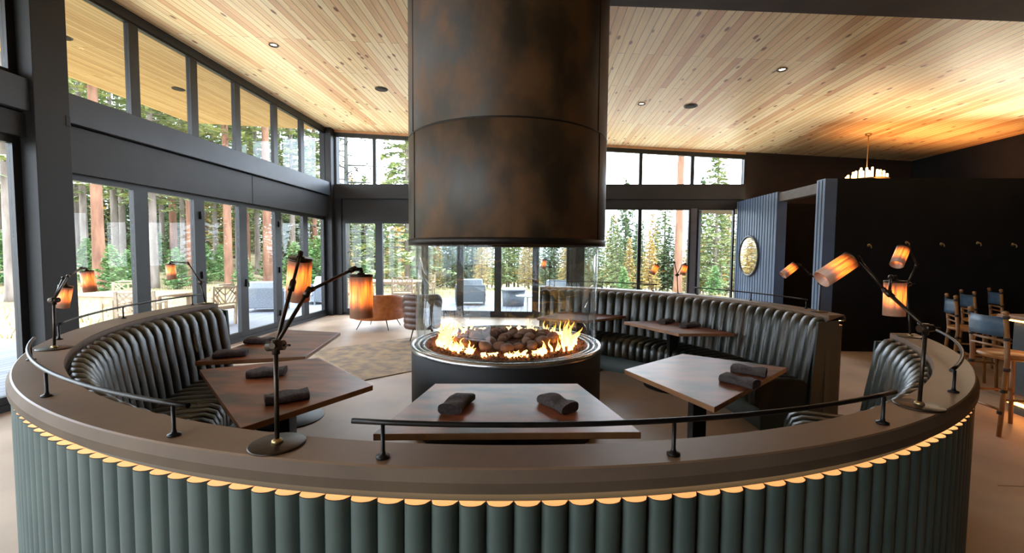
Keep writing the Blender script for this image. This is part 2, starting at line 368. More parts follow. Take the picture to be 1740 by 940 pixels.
J2 = [.2, 1.31, 2.34, 3.48, 4.48, 5.5, 6.5]
for i in range(6):
    framed('window_%d' % (i + 1), J2[i], J2[i + 1], 0, 0, 3.39, 4.64, .07, True, top=.035, bottom=.03)
J3 = [6.85, 8.6, 10.2, 11.8, 13.2]
for i in range(4):
    framed('window_%d' % (i + 7), J3[i], J3[i + 1], 0, 0, .07, 2.8, .075, True)
    framed('window_%d' % (i + 11), J3[i], J3[i + 1], 0, 0, 3.39, 4.64, .075, True)
# back wall
mb = MB(); mb.bb(-.12, .0, .1, 10.5, 2.8, 3.36); mb.bb(.0, .1, .16, 10.42, 3.0, 3.36); mb.bb(-.12, .04, .3, 6.52, 2.42, 2.99); mb.bb(-.12, .04, 6.52, 10.42, 2.77, 2.99)
struct('wall_back', mb, m_beam, label='dark grey steel band across the back wall')
vj = [.34, 1.31, 2.5, 3.41, 4.38, 5.34, 6.2]
for i in range(6):
    n_d += 1; framed('door_%d' % n_d, 0, 0, vj[i], vj[i + 1], .07, 2.43, .085 if i else .095, False, top=.06, d0=-.08, d1=0)
mb = MB(); mb.bb(-.14, .12, 6.2, 6.52, 0, 3.0); struct('wall_post_back', mb, m_steel)
mb = MB(); mb.bb(-.12, .03, .3, 10.2, 0, .08); struct('baseboard_back', mb, m_frame)
for i, (a, b_) in enumerate(((6.52, 7.91), (7.91, 9.14), (9.3, 10.2))):
    framed('window_%d' % (15 + i), 0, 0, a, b_, .08, 2.78, .04, False, d0=-.08, d1=0)
mb = MB(); mb.bb(-.1, .06, 9.14, 9.3, 0, 2.78); struct('wall_mullion_back', mb, pbr('grey_mullion', '#5d5f66', '#696b72', 4, .5), bevel=.003)
cj = [.14, 1.2, 2.3, 3.4, 4.5, 5.6, 6.75, 7.9, 9.15, 10.42]
for i in range(9):
    framed('window_%d' % (18 + i), 0, 0, cj[i], cj[i + 1], 3.36, lambda v: ceil_z(v) - .07, .04, False, top=.1, bottom=.01, d0=-.08, d1=0)
# right part of the back wall, right wall, overhead beam
mb = MB(); mb.bb(-.15, .06, 10.42, VR + .2, 0, 0, zt=lambda v: ceil_z(v)); struct('wall_back_right', mb, m_brown, label='dark brown back wall above the bar enclosure')
mb = MB(); mb.bb(0, UE, VR, VR + .2, 0, 0, zt=lambda v: ceil_z(v)); struct('wall_right', mb, m_black)
mb = MB(); mb.hexa([B(7.15, .2, ceil_z(.2) - .36), B(7.15, VR, ceil_z(VR) - .36), B(6.75, VR, ceil_z(VR) - .36), B(6.75, .2, ceil_z(.2) - .36),
                    B(7.15, .2, ceil_z(.2)), B(7.15, VR, ceil_z(VR)), B(6.75, VR, ceil_z(VR)), B(6.75, .2, ceil_z(.2))])
struct('trim_8', mb, pbr('ceiling_beam', '#33261d', '#3d2f24', 3, .7), label='dark beam crossing the ceiling overhead')
mb = MB(); mb.bb(UE, UE + .15, 3.5, VR, 0, 0, zt=lambda v: ceil_z(v)); mb.bb(UE, UE + .15, -.1, 3.5, 3.0, 0, zt=lambda v: ceil_z(v))  # added out of view to cut daylight on the flutes; opening left unglazed
struct('wall_rear', mb, pbr('rear_plaster', '#5a4c40', '#66574a', 3, .8), label='unseen wall behind the viewer, its opening shaped to admit daylight')
# bar enclosure: beadboard pier, opening, black wall
mb = MB()
mb.bb(.06, 1.86, 10.25, 10.45, 0, 2.94)
struct('wall_beadboard', mb, m_bead, label='blue grey beadboard wall beside the window')
mb = MB()
k = 0.03
while k < 1.86: mb.bb(k, k + .012, 10.243, 10.251, 0, 2.94); k += .115
for k in (3.18, 3.27): mb.bb(k, k + .01, 10.243, 10.251, 0, 2.94)
struct('trim_9', mb, pbr('bead_groove', '#2b3849', '#314052', 3, .7))
mb = MB(); mb.bb(3.12, 3.35, 10.25, 10.45, 0, 2.96); struct('wall_pier', mb, m_bead, label='narrow blue grey pier at the corner of the black wall')
mb = MB(); mb.bb(1.86, 3.12, 10.28, 10.42, 2.74, 2.92); struct('trim_10', mb, pbr('header_timber', '#4a4036', '#574b3f', 4, .6), label='timber header over the dark opening')
mb = MB(); mb.bb(3.2, 3.36, 10.45, VR, 0, 2.96); struct('wall_black', mb, m_black, label='matte black wall behind the bar')
mb = MB(); mb.bb(1.86, 3.12, 11.6, 11.7, 0, 2.9); mb.bb(.062, .08, 10.46, VR, 0, 2.9); struct('passage_blackout', mb, m_black)  # black sheets added so the space behind the opening reads dark

# ------------------------------------------------------------------ ceiling fittings
def ceil_at(u, v): return B(u, v, ceil_z(v))
dl_lab = {(4.76, 1.46): 'lit recessed downlight nearest the clerestory glass', (4.7, 8.75): 'lit recessed downlight right of the hood, nearer row', (3.06, 7.2): 'small lit recessed downlight just right of the hood'}
for (u, v), lb in dl_lab.items():
    c = ceil_at(u, v); t = empty('recessed_downlight', c, lb, 'ceiling light', 'recessed downlights in the pine ceiling')
    m = MB(); m.lathe([(.052, -.002), (.07, -.012), (.066, -.016), (.05, -.01), (.042, .0), (.042, .012), (.052, .012), (.052, -.002)], c, 24); m.build('trim_ring', m_patlip, t)
    m = MB(); m.lathe([(0, -.004), (.02, -.006), (.04, -.002), (.0405, .004), (0, .005)], c, 20); m.build('lens', MATS.get('downlight_lens') or emit('downlight_lens', '#ffd9a8', 9), t)
sp_lab = {(3.16, 2.5): 'round black ceiling speaker left of the hood', (3.07, 8.06): 'round black ceiling speaker right of the hood', (2.6, -1.83): 'round speaker in the outside soffit, farther one', (4.72, -1.87): 'round speaker in the outside soffit beside the column'}
for (u, v), lb in sp_lab.items():
    c = ceil_at(u, v); t = empty('ceiling_speaker', c, lb, 'speaker', 'round ceiling speakers')
    m = MB(); m.lathe([(.11, -.0), (.118, -.006), (.115, -.013), (.1, -.012), (.1, 0)], c, 32); m.build('rim', m_iron, t)
    m = MB(); m.lathe([(0, -.009), (.1, -.009), (.1, -.004), (0, -.004)], c, 32); m.build('grille', pbr('speaker_grille', '#26241f' if v > 0 else '#8a6f48', None, 120, .8), t)

# ------------------------------------------------------------------ FIREPLACE
FC = Vector((-.05, 4.25, 0)); FR = .905
fp = empty('round_fireplace', FC, 'round black gas fireplace with a glass cylinder in the middle of the booth ring', 'fireplace')
m = MB(); m.lathe([(0, 0), (FR - .03, 0), (FR - .03, .06), (FR, .06), (FR, .755), (FR - .01, .765), (0, .765)], FC, 96); m.build('plinth', m_ped, fp)
m = MB()
for a, b_, z in ((FR + .008, FR - .03, .79), (FR - .05, FR - .075, .785), (FR - .1, FR - .125, .78)):
    m.lathe([(b_, .755), (b_, z), ((a + b_) / 2, z + .006), (a, z), (a, .755)], FC, 96)
m.build('metal_rim', m_rim, fp)
m = MB(); m.lathe([(FR - .031, .755), (FR - .031, .772), (FR - .125, .772)], FC, 96); m.build('rim_channel', m_ped, fp)
# fire bed gravel: bumpy disc
random.seed(4)
m = MB(); rows = []
for i in range(40):
    r = (FR - .125) * i / 39; rows.append([FC + Vector((r * cos(2 * pi * j / 120), r * sin(2 * pi * j / 120), .77 + (.03 * (1 - (r / .8) ** 2)) + random.uniform(-.006, .01))) for j in range(121)])
    rows[-1][-1] = rows[-1][0].copy()
m.grid(rows)
for i in range(900):
    a = random.uniform(0, 2 * pi); r = sqrt(random.uniform(.3, 1)) * (FR - .14); s_ = random.uniform(.006, .014)
    c = FC + Vector((r * cos(a), r * sin(a), .785 + .03 * (1 - (r / .8) ** 2)))
    e = Euler((random.random() * 6, random.random() * 6, 0)).to_matrix()
    m.add([c + e @ Vector(q) * s_ for q in ((1, 0, 0), (-1, 0, 0), (0, 1, 0), (0, -1, 0), (0, 0, 1), (0, 0, -1))], [(0, 2, 4), (2, 1, 4), (1, 3, 4), (3, 0, 4), (2, 0, 5), (1, 2, 5), (3, 1, 5), (0, 3, 5)])
gb = m.build('gravel_bed', m_lava, fp, fix=False); gb['kind'] = 'stuff'
# glass cylinder in four curved panes
GR = FR - .04
m = MB()
for q in range(4):
    a0 = R(-90 + q * 90 + .35); a1 = R(-90 + (q + 1) * 90 - .35); rows = []
    for i in range(33):
        a = a0 + (a1 - a0) * i / 32; ca, sa = cos(a), sin(a)
        rows.append([FC + Vector((ca * r, sa * r, z)) for r, z in ((GR, .775), (GR, 1.715), (GR - .012, 1.715), (GR - .012, .775), (GR, .775))])
    m.grid(rows)
    for rr in (rows[0], rows[-1]): m.add(rr[:4], [(0, 1, 2, 3)])
m.build('glass_screen', m_fglass, fp)
# inner glass liner
m = MB(); m.lathe([(GR - .075, .775), (GR - .075, 1.72)], FC, 96); m.build('inner_glass', m_fglass, fp)
# flames
mf = bpy.data.materials.new('gas_flame'); mf.use_nodes = True; nt = mf.node_tree; n = nt.nodes; n.clear(); l = nt.links
o_ = n.new('ShaderNodeOutputMaterial'); em = n.new('ShaderNodeEmission'); tr = n.new('ShaderNodeBsdfTransparent'); mx = n.new('ShaderNodeMixShader')
tc = n.new('ShaderNodeTexCoord'); sx = n.new('ShaderNodeSeparateXYZ'); l.new(tc.outputs['Object'], sx.inputs[0])
no = n.new('ShaderNodeTexNoise'); no.inputs['Scale'].default_value = 16; l.new(tc.outputs['Object'], no.inputs['Vector'])
ad = n.new('ShaderNodeMath'); ad.operation = 'MULTIPLY_ADD'; ad.inputs[1].default_value = .1; l.new(no.outputs['Fac'], ad.inputs[0]); l.new(sx.outputs['Z'], ad.inputs[2])
mr = n.new('ShaderNodeMapRange'); mr.inputs['From Min'].default_value = .82; mr.inputs['From Max'].default_value = 1.04; l.new(ad.outputs[0], mr.inputs['Value'])
cr = n.new('ShaderNodeValToRGB'); e = cr.color_ramp.elements; e[0].color = (1, .62, .22, 1); e[1].color = (1, .16, .02, 1); e[1].position = .85
x_ = e.new(.35); x_.color = (1, .45, .08, 1)
lw = n.new('ShaderNodeLayerWeight'); lw.inputs['Blend'].default_value = .35
inv = n.new('ShaderNodeMath'); inv.operation = 'SUBTRACT'; inv.inputs[0].default_value = 1.0; l.new(lw.outputs['Facing'], inv.inputs[1])
l.new(mr.outputs[0], cr.inputs['Fac']); l.new(cr.outputs['Color'], em.inputs['Color']); em.inputs['Strength'].default_value = 7
l.new(inv.outputs[0], mx.inputs['Fac']); l.new(tr.outputs[0], mx.inputs[1]); l.new(em.outputs[0], mx.inputs[2]); l.new(mx.outputs[0], o_.inputs[0])
random.seed(11)
m = MB()
def flame(base, h, wd):
    pts = []; rs = []; ph = random.uniform(0, 6); dx = random.uniform(-.5, .5); dy = random.uniform(-.4, .4)
    for i in range(9):
        t = i / 8; pts.append(base + Vector((dx * h * t * t + .9 * wd * sin(ph + 6 * t) * (.3 + t), dy * h * t * t + .6 * wd * sin(ph + 5 * t + 1), h * t)))
        rs.append(max(.0006, wd * (.8 + 1.0 * t) * (1 - t) ** 1.25 * (1 + .15 * sin(ph * 3 + 9 * t))))
    m.tube(pts, rs, 8, caps=False)
for q in range(64):
    a = random.uniform(0, 2 * pi); side = abs(cos(a)); hh = random.choice([.035, .05, .07, .1]) * (.7 + .8 * side)
    if random.random() < .22: hh = random.uniform(.12, .2) * (.6 + .5 * side)
    for k_ in range(random.randint(2, 5)):
        a2 = a + random.gauss(0, .035); r = random.uniform(.57, .68)
        flame(FC + Vector((r * cos(a2), r * sin(a2), .79)), hh * random.uniform(.35, 1.0), random.uniform(.008, .02))
for q in range(46):
    a = random.choice([0.1, pi - .2, pi + .25, -.35]) + random.gauss(0, .22); r = random.uniform(.55, .7)
    flame(FC + Vector((r * cos(a), r * sin(a), .79)), random.uniform(.05, .2), random.uniform(.01, .024))
fl = m.build('gas_flames', mf, None, fix=False)
tag(fl, 'orange and yellow gas flames licking up around the stones in the fireplace', 'fire', kind='stuff')
# stones
def rock_mesh(seed):
    rnd = random.Random(seed); bm = bmesh.new(); bmesh.ops.create_icosphere(bm, subdivisions=3, radius=1)
    ax = [Vector((rnd.uniform(-1, 1), rnd.uniform(-1, 1), rnd.uniform(-1, 1))) * 2 for _ in range(3)]
    for v in bm.verts:
        k_ = 1 + .07 * sum(sin(v.co.dot(q) + i) for i, q in enumerate(ax)); v.co = Vector((v.co.x * k_, v.co.y * k_ * .8, v.co.z * k_ * .62))
    me = bpy.data.meshes.new('river_stone'); bm.to_mesh(me); bm.free(); me.materials.append(m_stone)
    for p in me.polygons: p.use_smooth = True
    return me
rocks = [rock_mesh(i) for i in range(5)]
random.seed(8); placed = []
tries = 0
while len(placed) < 46 and tries < 4000:
    tries += 1; a = random.uniform(0, 2 * pi); r = sqrt(random.random()) * .48; s_ = random.uniform(.042, .075)
    x, y = r * cos(a), r * sin(a)
    if all(hypot(x - q[0], y - q[1]) > (s_ + q[2]) * .82 for q in placed): placed.append((x, y, s_))
for i, (x, y, s_) in enumerate(placed):
    o = bpy.data.objects.new('river_stone', rocks[i % 5]); COL.objects.link(o)
    o.location = FC + Vector((x, y, .775 + .025 * (1 - (hypot(x, y) / .8) ** 2) + s_ * .5)); o.scale = (s_,) * 3; o.rotation_euler = (random.uniform(-.2, .2), random.uniform(-.2, .2), random.uniform(0, 6))
    tag(o, 'dark rounded river stone heaped in the centre of the fire bed', 'stone', 'river stones in the fireplace')
# hood
HR = .925
hd = empty('chimney_hood', FC + Vector((0, 0, 1.71)), 'huge cylindrical patinated bronze chimney hood hanging from the ceiling', 'chimney hood')
m = MB(); m.lathe([(HR - .004, 1.765), (HR, 1.77), (HR, 2.658), (HR - .003, 2.664), (HR, 2.67), (HR + .004, 4.62)], FC, 128); m.build('hood_shell', m_patina, hd, fix=False)
m = MB(); m.lathe([(HR - .1, 1.78), (HR - .1, 1.72), (HR - .012, 1.712), (HR + .004, 1.714), (HR + .006, 1.765), (HR - .004, 1.768)], FC, 128); m.build('bottom_lip', m_patlip, hd)
m = MB(); m.lathe([(0, 2.2), (HR - .1, 2.2), (HR - .1, 1.75)], FC, 64); m.build('flue_lining', m_black, hd, fix=False)
m = MB(); m.lathe([(HR + .001, 2.658), (HR + .004, 2.662), (HR + .004, 2.668), (HR + .001, 2.672)], FC, 128); m.build('weld_seam', m_patlip, hd)
for ad_ in (-148, -33, 60, 150):
    m = MB()
    for z0, z1, dd in ((1.77, 2.66, 0), (2.67, 4.6, -2)):
        a = R(ad_ + dd); m.tube([FC + Vector(((HR + .001) * cos(a), (HR + .001) * sin(a), z)) for z in (z0, (z0 + z1) / 2, z1)], .005, 6)
    m.build('vertical_seam', m_patlip, hd)

# ------------------------------------------------------------------ BOOTHS
def arc_sweep(m, a0, a1, prof, n, smooth=False, mi=0):
    rows = []
    for i in range(n + 1):
        d = a0 + (a1 - a0) * i / n; rows.append([ring(d, r, z) for r, z in prof])
    m.grid(rows, smooth=smooth, mi=mi)
    k = len(prof) - 1
    for rr in (rows[0], rows[-1]): m.add(rr[:k], [tuple(range(k))], mi=mi)
LZ = 1.1
def booth(name, a0, a1, label, lamp_flutes=True):
    span = a1 - a0; n = int(span / 1.2)
    root = empty(name, ring((a0 + a1) / 2, 3.05, 0), label, 'booth')
    m = MB(); arc_sweep(m, a0 + .15, a1 - .15, [(2.97, 0), (3.152, 0), (3.152, 1.0), (3.12, 1.0), (3.12, 1.05), (2.97, 1.05), (2.97, 0)], n, True); m.build('booth_wall', m_panelg, root)
    # fluted cladding (half-round slats) and their lit tops
    m = MB(); c = MB(); fa = 1.3; k = int((span - .3) / fa); fa = (span - .3) / k
    for i in range(k):
        c0 = a0 + .15 + i * fa; rows_o = []; capv = []
        for j in range(9):
            t = j / 8; d = c0 + fa * (.02 + .96 * t); rr = 3.155 + .036 * sqrt(max(0, 1 - (2 * t - 1) ** 2))
            rows_o.append([ring(d, rr, .02), ring(d, rr, .998)]); capv.append((d, rr))
        m.grid(rows_o, smooth=True)
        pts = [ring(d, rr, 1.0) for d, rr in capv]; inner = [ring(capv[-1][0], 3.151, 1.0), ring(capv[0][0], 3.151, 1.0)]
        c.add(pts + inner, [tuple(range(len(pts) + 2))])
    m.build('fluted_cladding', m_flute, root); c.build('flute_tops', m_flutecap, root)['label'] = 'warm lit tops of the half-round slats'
    # ledge
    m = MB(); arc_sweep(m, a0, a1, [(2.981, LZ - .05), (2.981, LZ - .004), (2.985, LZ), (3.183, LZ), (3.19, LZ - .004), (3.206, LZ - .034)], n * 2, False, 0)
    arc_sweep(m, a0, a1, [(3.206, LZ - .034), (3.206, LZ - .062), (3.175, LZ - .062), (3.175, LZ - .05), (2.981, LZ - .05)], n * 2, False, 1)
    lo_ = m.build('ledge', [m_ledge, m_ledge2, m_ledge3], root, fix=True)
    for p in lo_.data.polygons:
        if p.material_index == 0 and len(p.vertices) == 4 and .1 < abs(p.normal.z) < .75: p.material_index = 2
    m = MB(); arc_sweep(m, a0 + .3, a1 - .3, [(3.135, LZ - .0515), (3.155, LZ - .0515), (3.155, LZ - .058), (3.135, LZ - .058), (3.135, LZ - .0515)], n); m.build('led_strip', MATS.get('led_warm') or emit('led_warm', '#ffbe85', 9.5), root)
    # channelled backrest
    ca = 2.55; k = int((span - 1.2) / ca); ca = (span - 1.2) / k; m = MB()
    prof = [(2.80, .44), (2.81, .55), (2.83, .70), (2.853, .85), (2.872, .97), (2.892, 1.02), (2.92, 1.043), (2.955, 1.048), (2.975, 1.03)]
    nrm = [(-1, .1), (-1, .1), (-1, .13), (-1, .15), (-1, .2), (-.8, .5), (-.4, .9), (0, 1), (0, .3)]
    for i in range(k):
        rows = []
        for j in range(11):
            t = j / 10; d = a0 + .6 + ca * (i + t); bl = .034 * (max(0, 1 - (2 * t - 1) ** 2) ** .55)
            rows.append([ring(d, r + q[0] * bl, z + q[1] * bl * .8) for (r, z), q in zip(prof, nrm)])
        m.grid(rows, smooth=True)
    for d in (a0 + .6, a1 - .6): m.add([ring(d, r, z) for r, z in prof] + [ring(d, 2.975, .44)], [tuple(range(len(prof) + 1))])
    m.build('backrest', m_leather, root, fix=False)
    # channelled seat
    m = MB(); prof = [(2.81, .455), (2.68, .468), (2.52, .468), (2.41, .462), (2.36, .44), (2.338, .39), (2.335, .31), (2.34, .24), (2.37, .22)]
    nrm = [(0, 1), (0, 1), (0, 1), (-.2, 1), (-.7, .7), (-1, .1), (-1, 0), (-1, 0), (0, -.2)]
    for i in range(k):
        rows = []
        for j in range(9):
            t = j / 8; d = a0 + .6 + ca * (i + t); bl = .026 * (max(0, 1 - (2 * t - 1) ** 2) ** .55)
            rows.append([ring(d, r + q[0] * bl, z + q[1] * bl) for (r, z), q in zip(prof, nrm)])
        m.grid(rows, smooth=True)
    for d in (a0 + .6, a1 - .6): m.add([ring(d, r, z) for r, z in prof] + [ring(d, 2.81, .22)], [tuple(range(len(prof) + 1))])
    m.build('seat', m_leather, root, fix=False)
    m = MB(); arc_sweep(m, a0 + .6, a1 - .6, [(2.40, 0), (2.97, 0), (2.97, .225), (2.38, .225), (2.40, 0)], n, True); m.build('seat_base', m_panelg, root)
    return root
def end_panel(root, d, wd=.55):
    m = MB(); m.hexa([ring(d, 2.80, 0), ring(d, 3.12, 0), ring(d + wd, 3.12, 0), ring(d + wd, 2.80, 0), ring(d, 2.86, 1.04), ring(d, 3.12, 1.04), ring(d + wd, 3.12, 1.04), ring(d + wd, 2.86, 1.04)])
    m.build('end_panel', m_panelg, root)
bf = booth('curved_booth', -185.5, -21.5, 'long curved booth nearest the viewer with fluted grey green outside and wooden ledge')
bb_ = booth('curved_booth', -4.0, 80.0, 'shorter curved booth behind the fireplace in front of the picture windows')
end_panel(bf, -185.5); end_panel(bf, -22.05); end_panel(bb_, -4.0); end_panel(bb_, 79.45)

# rails on the ledge
def rail(a0, a1, posts, label, curl=None):
    root = empty('ledge_rail', ring(posts[0], 3.125, LZ), label, 'rail', 'bronze rails on the booth ledge')
    m = MB(); n = max(6, int((a1 - a0) / 2)); m.tube([ring(a0 + (a1 - a0) * i / n, 3.12, 1.195) for i in range(n + 1)], .0075, 10); m.build('rail_bar', m_iron, root)
    for p in posts:
        m = MB(); b0 = ring(p, 3.125, LZ)
        m.lathe([(0, 0), (.018, 0), (.018, .006), (.008, .009), (.0055, .02), (.0055, .09), (0, .09)], b0, 16); m.build('post', m_iron, root)
rail(-96.5, -64.1, (-94.9, -80.4, -65.5), 'bronze rail across the front of the ledge, three posts, before the nearest table')
rail(-139, -106.2, (-137.3, -122.0, -107.2), 'bronze rail curling round the left front of the ledge')
rail(-184, -148.1, (-182, -165.5, -148.7), 'bronze rail on the ledge along the folding door side')
rail(-54, -24.5, (-53.2, -26.0), 'bronze rail on the ledge at the right beside the bar stools')
rail(4.0, 34.5, (4.6, 18.9, 33.4), 'thin rail on the far ledge before the beadboard wall')
rail(44.8, 77.0, (45.9, 61.0, 75.5), 'thin rail on the far ledge partly behind the fireplace glass')

# ------------------------------------------------------------------ ledge lamps
ms = bpy.data.materials.new('lit_horn_shade'); ms.use_nodes = True; nt = ms.node_tree; n = nt.nodes; l = nt.links; b = n['Principled BSDF']
b.inputs['Base Color'].default_value = C4('#8d7460'); b.inputs['Roughness'].default_value = .45
tc = n.new('ShaderNodeTexCoord'); sx = n.new('ShaderNodeSeparateXYZ'); l.new(tc.outputs['Object'], sx.inputs[0])
mp = n.new('ShaderNodeMapping'); mp.inputs['Scale'].default_value = (90, 90, 9); l.new(tc.outputs['Object'], mp.inputs['Vector'])
no = n.new('ShaderNodeTexNoise'); no.inputs['Scale'].default_value = 1; no.inputs['Detail'].default_value = 3; l.new(mp.outputs[0], no.inputs['Vector'])
ml = n.new('ShaderNodeMath'); ml.operation = 'SUBTRACT'; ml.inputs[1].default_value = -.068; l.new(sx.outputs['Z'], ml.inputs[0])
ab = n.new('ShaderNodeMath'); ab.operation = 'ABSOLUTE'; l.new(ml.outputs[0], ab.inputs[0])
mr = n.new('ShaderNodeMapRange'); mr.inputs['From Min'].default_value = .012; mr.inputs['From Max'].default_value = .062; mr.inputs['To Min'].default_value = 1; mr.inputs['To Max'].default_value = .06
mr.interpolation_type = 'SMOOTHSTEP'; l.new(ab.outputs[0], mr.inputs['Value'])
m2 = n.new('ShaderNodeMapRange'); m2.inputs['From Min'].default_value = .35; m2.inputs['From Max'].default_value = .65; m2.inputs['To Min'].default_value = .45; m2.inputs['To Max'].default_value = 1.2
l.new(no.outputs['Fac'], m2.inputs['Value'])
mu = n.new('ShaderNodeMath'); mu.operation = 'MULTIPLY'; l.new(mr.outputs[0], mu.inputs[0]); l.new(m2.outputs[0], mu.inputs[1])
cr = n.new('ShaderNodeValToRGB'); e = cr.color_ramp.elements; e[0].color = (.45, .08, .02, 1); e[1].color = (1, .19, .015, 1); e[0].position = .1
l.new(mu.outputs[0], cr.inputs['Fac']); l.new(cr.outputs['Color'], b.inputs['Emission Color'])
mv = n.new('ShaderNodeMath'); mv.operation = 'MULTIPLY'; mv.inputs[1].default_value = 2.3; l.new(mu.outputs[0], mv.inputs[0]); l.new(mv.outputs[0], b.inputs['Emission Strength'])
m_bulb = emit('shade_bulb', '#ffb060', 12)
def orient(axis):   # local -Z along axis
    z = -Vector(axis).normalized(); x = Vector((0, 1, 0)).cross(z)
    if x.length < .01: x = Vector((1, 0, 0))
    x.normalize(); y = z.cross(x); return Matrix((x, y, z)).transposed()
def table_lamp(label, base, pivot, arms, disc=.075, S_=1.0):
    """arms: list of (elbow, end, shade_top, shade_bottom_dir)"""
    base = Vector(base); pivot = Vector(pivot)
    root = empty('articulated_lamp', base, label, 'lamp', 'articulated lamps on the booth ledge')
    m = MB(); m.lathe([(0, 0), (disc, 0), (disc, .004), (disc - .004, .006), (0, .006)], base, 40); m.build('base_disc', m_lampm, root)
    m = MB(); m.lathe([(0, .006), (.016, .006), (.014, .014), (.007, .018), (0, .018)], base, 16); m.build('collar', m_brass, root)
    m = MB(); m.tube([base + Vector((0, 0, .006)), pivot], .0065 * S_, 10); m.build('pole', m_lampm, root)
    m = MB(); m.tube([pivot + Vector((-.024, 0, .0)), pivot + Vector((.024, 0, .004))], .014 * S_, 12); m.tube([pivot - Vector((0, 0, .022)), pivot + Vector((0, 0, .02))], .0105 * S_, 12)
    m.tube([pivot + Vector((-.0, -.02, .006)), pivot + Vector((.0, .02, .006))], .009 * S_, 10); m.build('clamp', m_lampm, root)
    m = MB(); m.tube([pivot + Vector((.02, 0, .004)), pivot + Vector((.045, -.01, .006))], .003, 8); m.build('clamp_lever', m_lampm, root)
    for el, en, st, ax in arms:
        el, en, st = Vector(el), Vector(en), Vector(st)
        m = MB()
        if (el - pivot).length > .01: m.tube([pivot + Vector((0, 0, .006)), el], .0058 * S_, 10)
        d = (el - pivot).normalized(); m.tube([el - d * .02, el + d * .012], .0095 * S_, 10)
        m.build('lower_arm', m_lampm, root)
        m = MB(); m.tube([el, en], .0052 * S_, 10); d = (en - el).normalized(); m.tube([en - d * .014, en + d * .01], .009 * S_, 10); m.tube([el, el + d * .02], .008 * S_, 10)
        m.build('upper_arm', m_lampm, root)
        sh = MB(); r0 = .0375 * S_; L = .15 * S_
        sh.lathe([(r0 - .003, -.006), (r0, -.004), (r0 + .001, -L), (r0 - .002, -L), (r0 - .003, -.006)], (0, 0, 0), 32)
        o = sh.build('lamp_shade', ms, None); o.parent = root; M_ = orient(ax).to_4x4(); M_.translation = st - base; o.matrix_local = M_
        o['label'] = 'glowing orange horn shade'
        cp = MB(); cp.lathe([(0, .004), (.012, .004), (.013, -.001), (r0 + .001, -.002), (r0 + .001, -.009), (r0 - .006, -.009), (r0 - .006, -.004), (0, -.004)], (0, 0, 0), 32)
        cp.tube([(0, 0, .002), (0, 0, .012)], .007 * S_, 10)
        c_ = cp.build('cap', m_lampm, None); c_.parent = o
        bu = MB(); bu.lathe([(0, -.03), (.008, -.034), (.014, -.05), (.016, -.065), (.011, -.08), (0, -.086)], (0, 0, 0), 16)
        c_ = bu.build('bulb', m_bulb, None); c_.parent = o
        m = MB(); m.tube([en, st + Vector((0, 0, .004)) - Vector(ax).normalized() * .012, st], .007 * S_, 10); m.build('swivel', m_lampm, root)
    return root
table_lamp('tall lamp standing on the front ledge, its two arms reaching left and right', ring(-101.1, 3.083, LZ), (-.665, 1.225, 1.38),
    [((-.678, 1.35, 1.545), (-.705, 1.46, 1.638), (-.714, 1.48, 1.628), (-.02, .02, -.12)), ((-.629, 1.35, 1.526), (-.536, 1.48, 1.59), (-.517, 1.5, 1.573), (0, 0, -1))])
table_lamp('lamp on the ledge at the far left in front of the dark column', ring(-143.0, 3.07, LZ), (-2.518, 2.40, 1.365),
    [((-2.741, 2.7, 1.48), (-2.93, 2.98, 1.52), (-2.964, 3.05, 1.50), (.02, .0, -.14)), ((-2.75, 2.68, 1.47), (-2.92, 2.86, 1.425), (-2.959, 2.9, 1.408), (-.034, 0, -.142))])
table_lamp('lamp on the right front ledge with one shade tipped up and one hanging', ring(-59.4, 3.09, LZ), (1.513, 1.59, 1.385),
    [((1.50, 1.75, 1.505), (1.45, 1.84, 1.64), (1.431, 1.85, 1.634), (-.113, -.0, -.078)), ((1.52, 1.76, 1.50), (1.60, 1.85, 1.56), (1.619, 1.85, 1.548), (.003, 0, -.13))])
table_lamp('lamp at the right end of the front booth against the black wall', ring(-24.3, 3.07, LZ), (2.80, 3.10, 1.45),
    [((2.86, 3.10, 1.59), (2.75, 3.05, 1.715), (2.67, 3.0, 1.704), (-.075, -.045, -.1))])
table_lamp('lamp at the left booth end before the folding doors, shade held out level', ring(-184.3, 3.08, LZ), (-3.16, 4.44, 1.32),
    [((-3.268, 4.42, 1.519), (-3.42, 4.4, 1.528), (-3.433, 4.4, 1.512), (.01, 0, -.136))], S_=1.08)
table_lamp('small two-shaded lamp on the far ledge against the picture window', ring(38.6, 3.09, LZ), (2.33, 6.18, 1.356),
    [((2.28, 6.16, 1.54), (2.05, 6.12, 1.515), (2.021, 6.1, 1.50), (-.063, 0, -.105)), ((2.39, 6.16, 1.50), (2.42, 6.12, 1.52), (2.41, 6.1, 1.508), (-.03, 0, -.12))], S_=1.0)
table_lamp('lamp at the near end of the far booth, shade reaching left before the opening', ring(.3, 3.07, LZ), (2.966, 4.2, 1.385),
    [((2.82, 4.16, 1.48), (2.69, 4.1, 1.565), (2.651, 4.1, 1.558), (-.1, 0, -.083))])
table_lamp('small lamp at the far booth end seen through the fireplace glass', ring(77.0, 3.07, LZ), (.62, 7.2, 1.42),
    [((.62, 7.18, 1.50), (.55, 7.1, 1.56), (.523, 7.05, 1.548), (-.02, 0, -.1))])

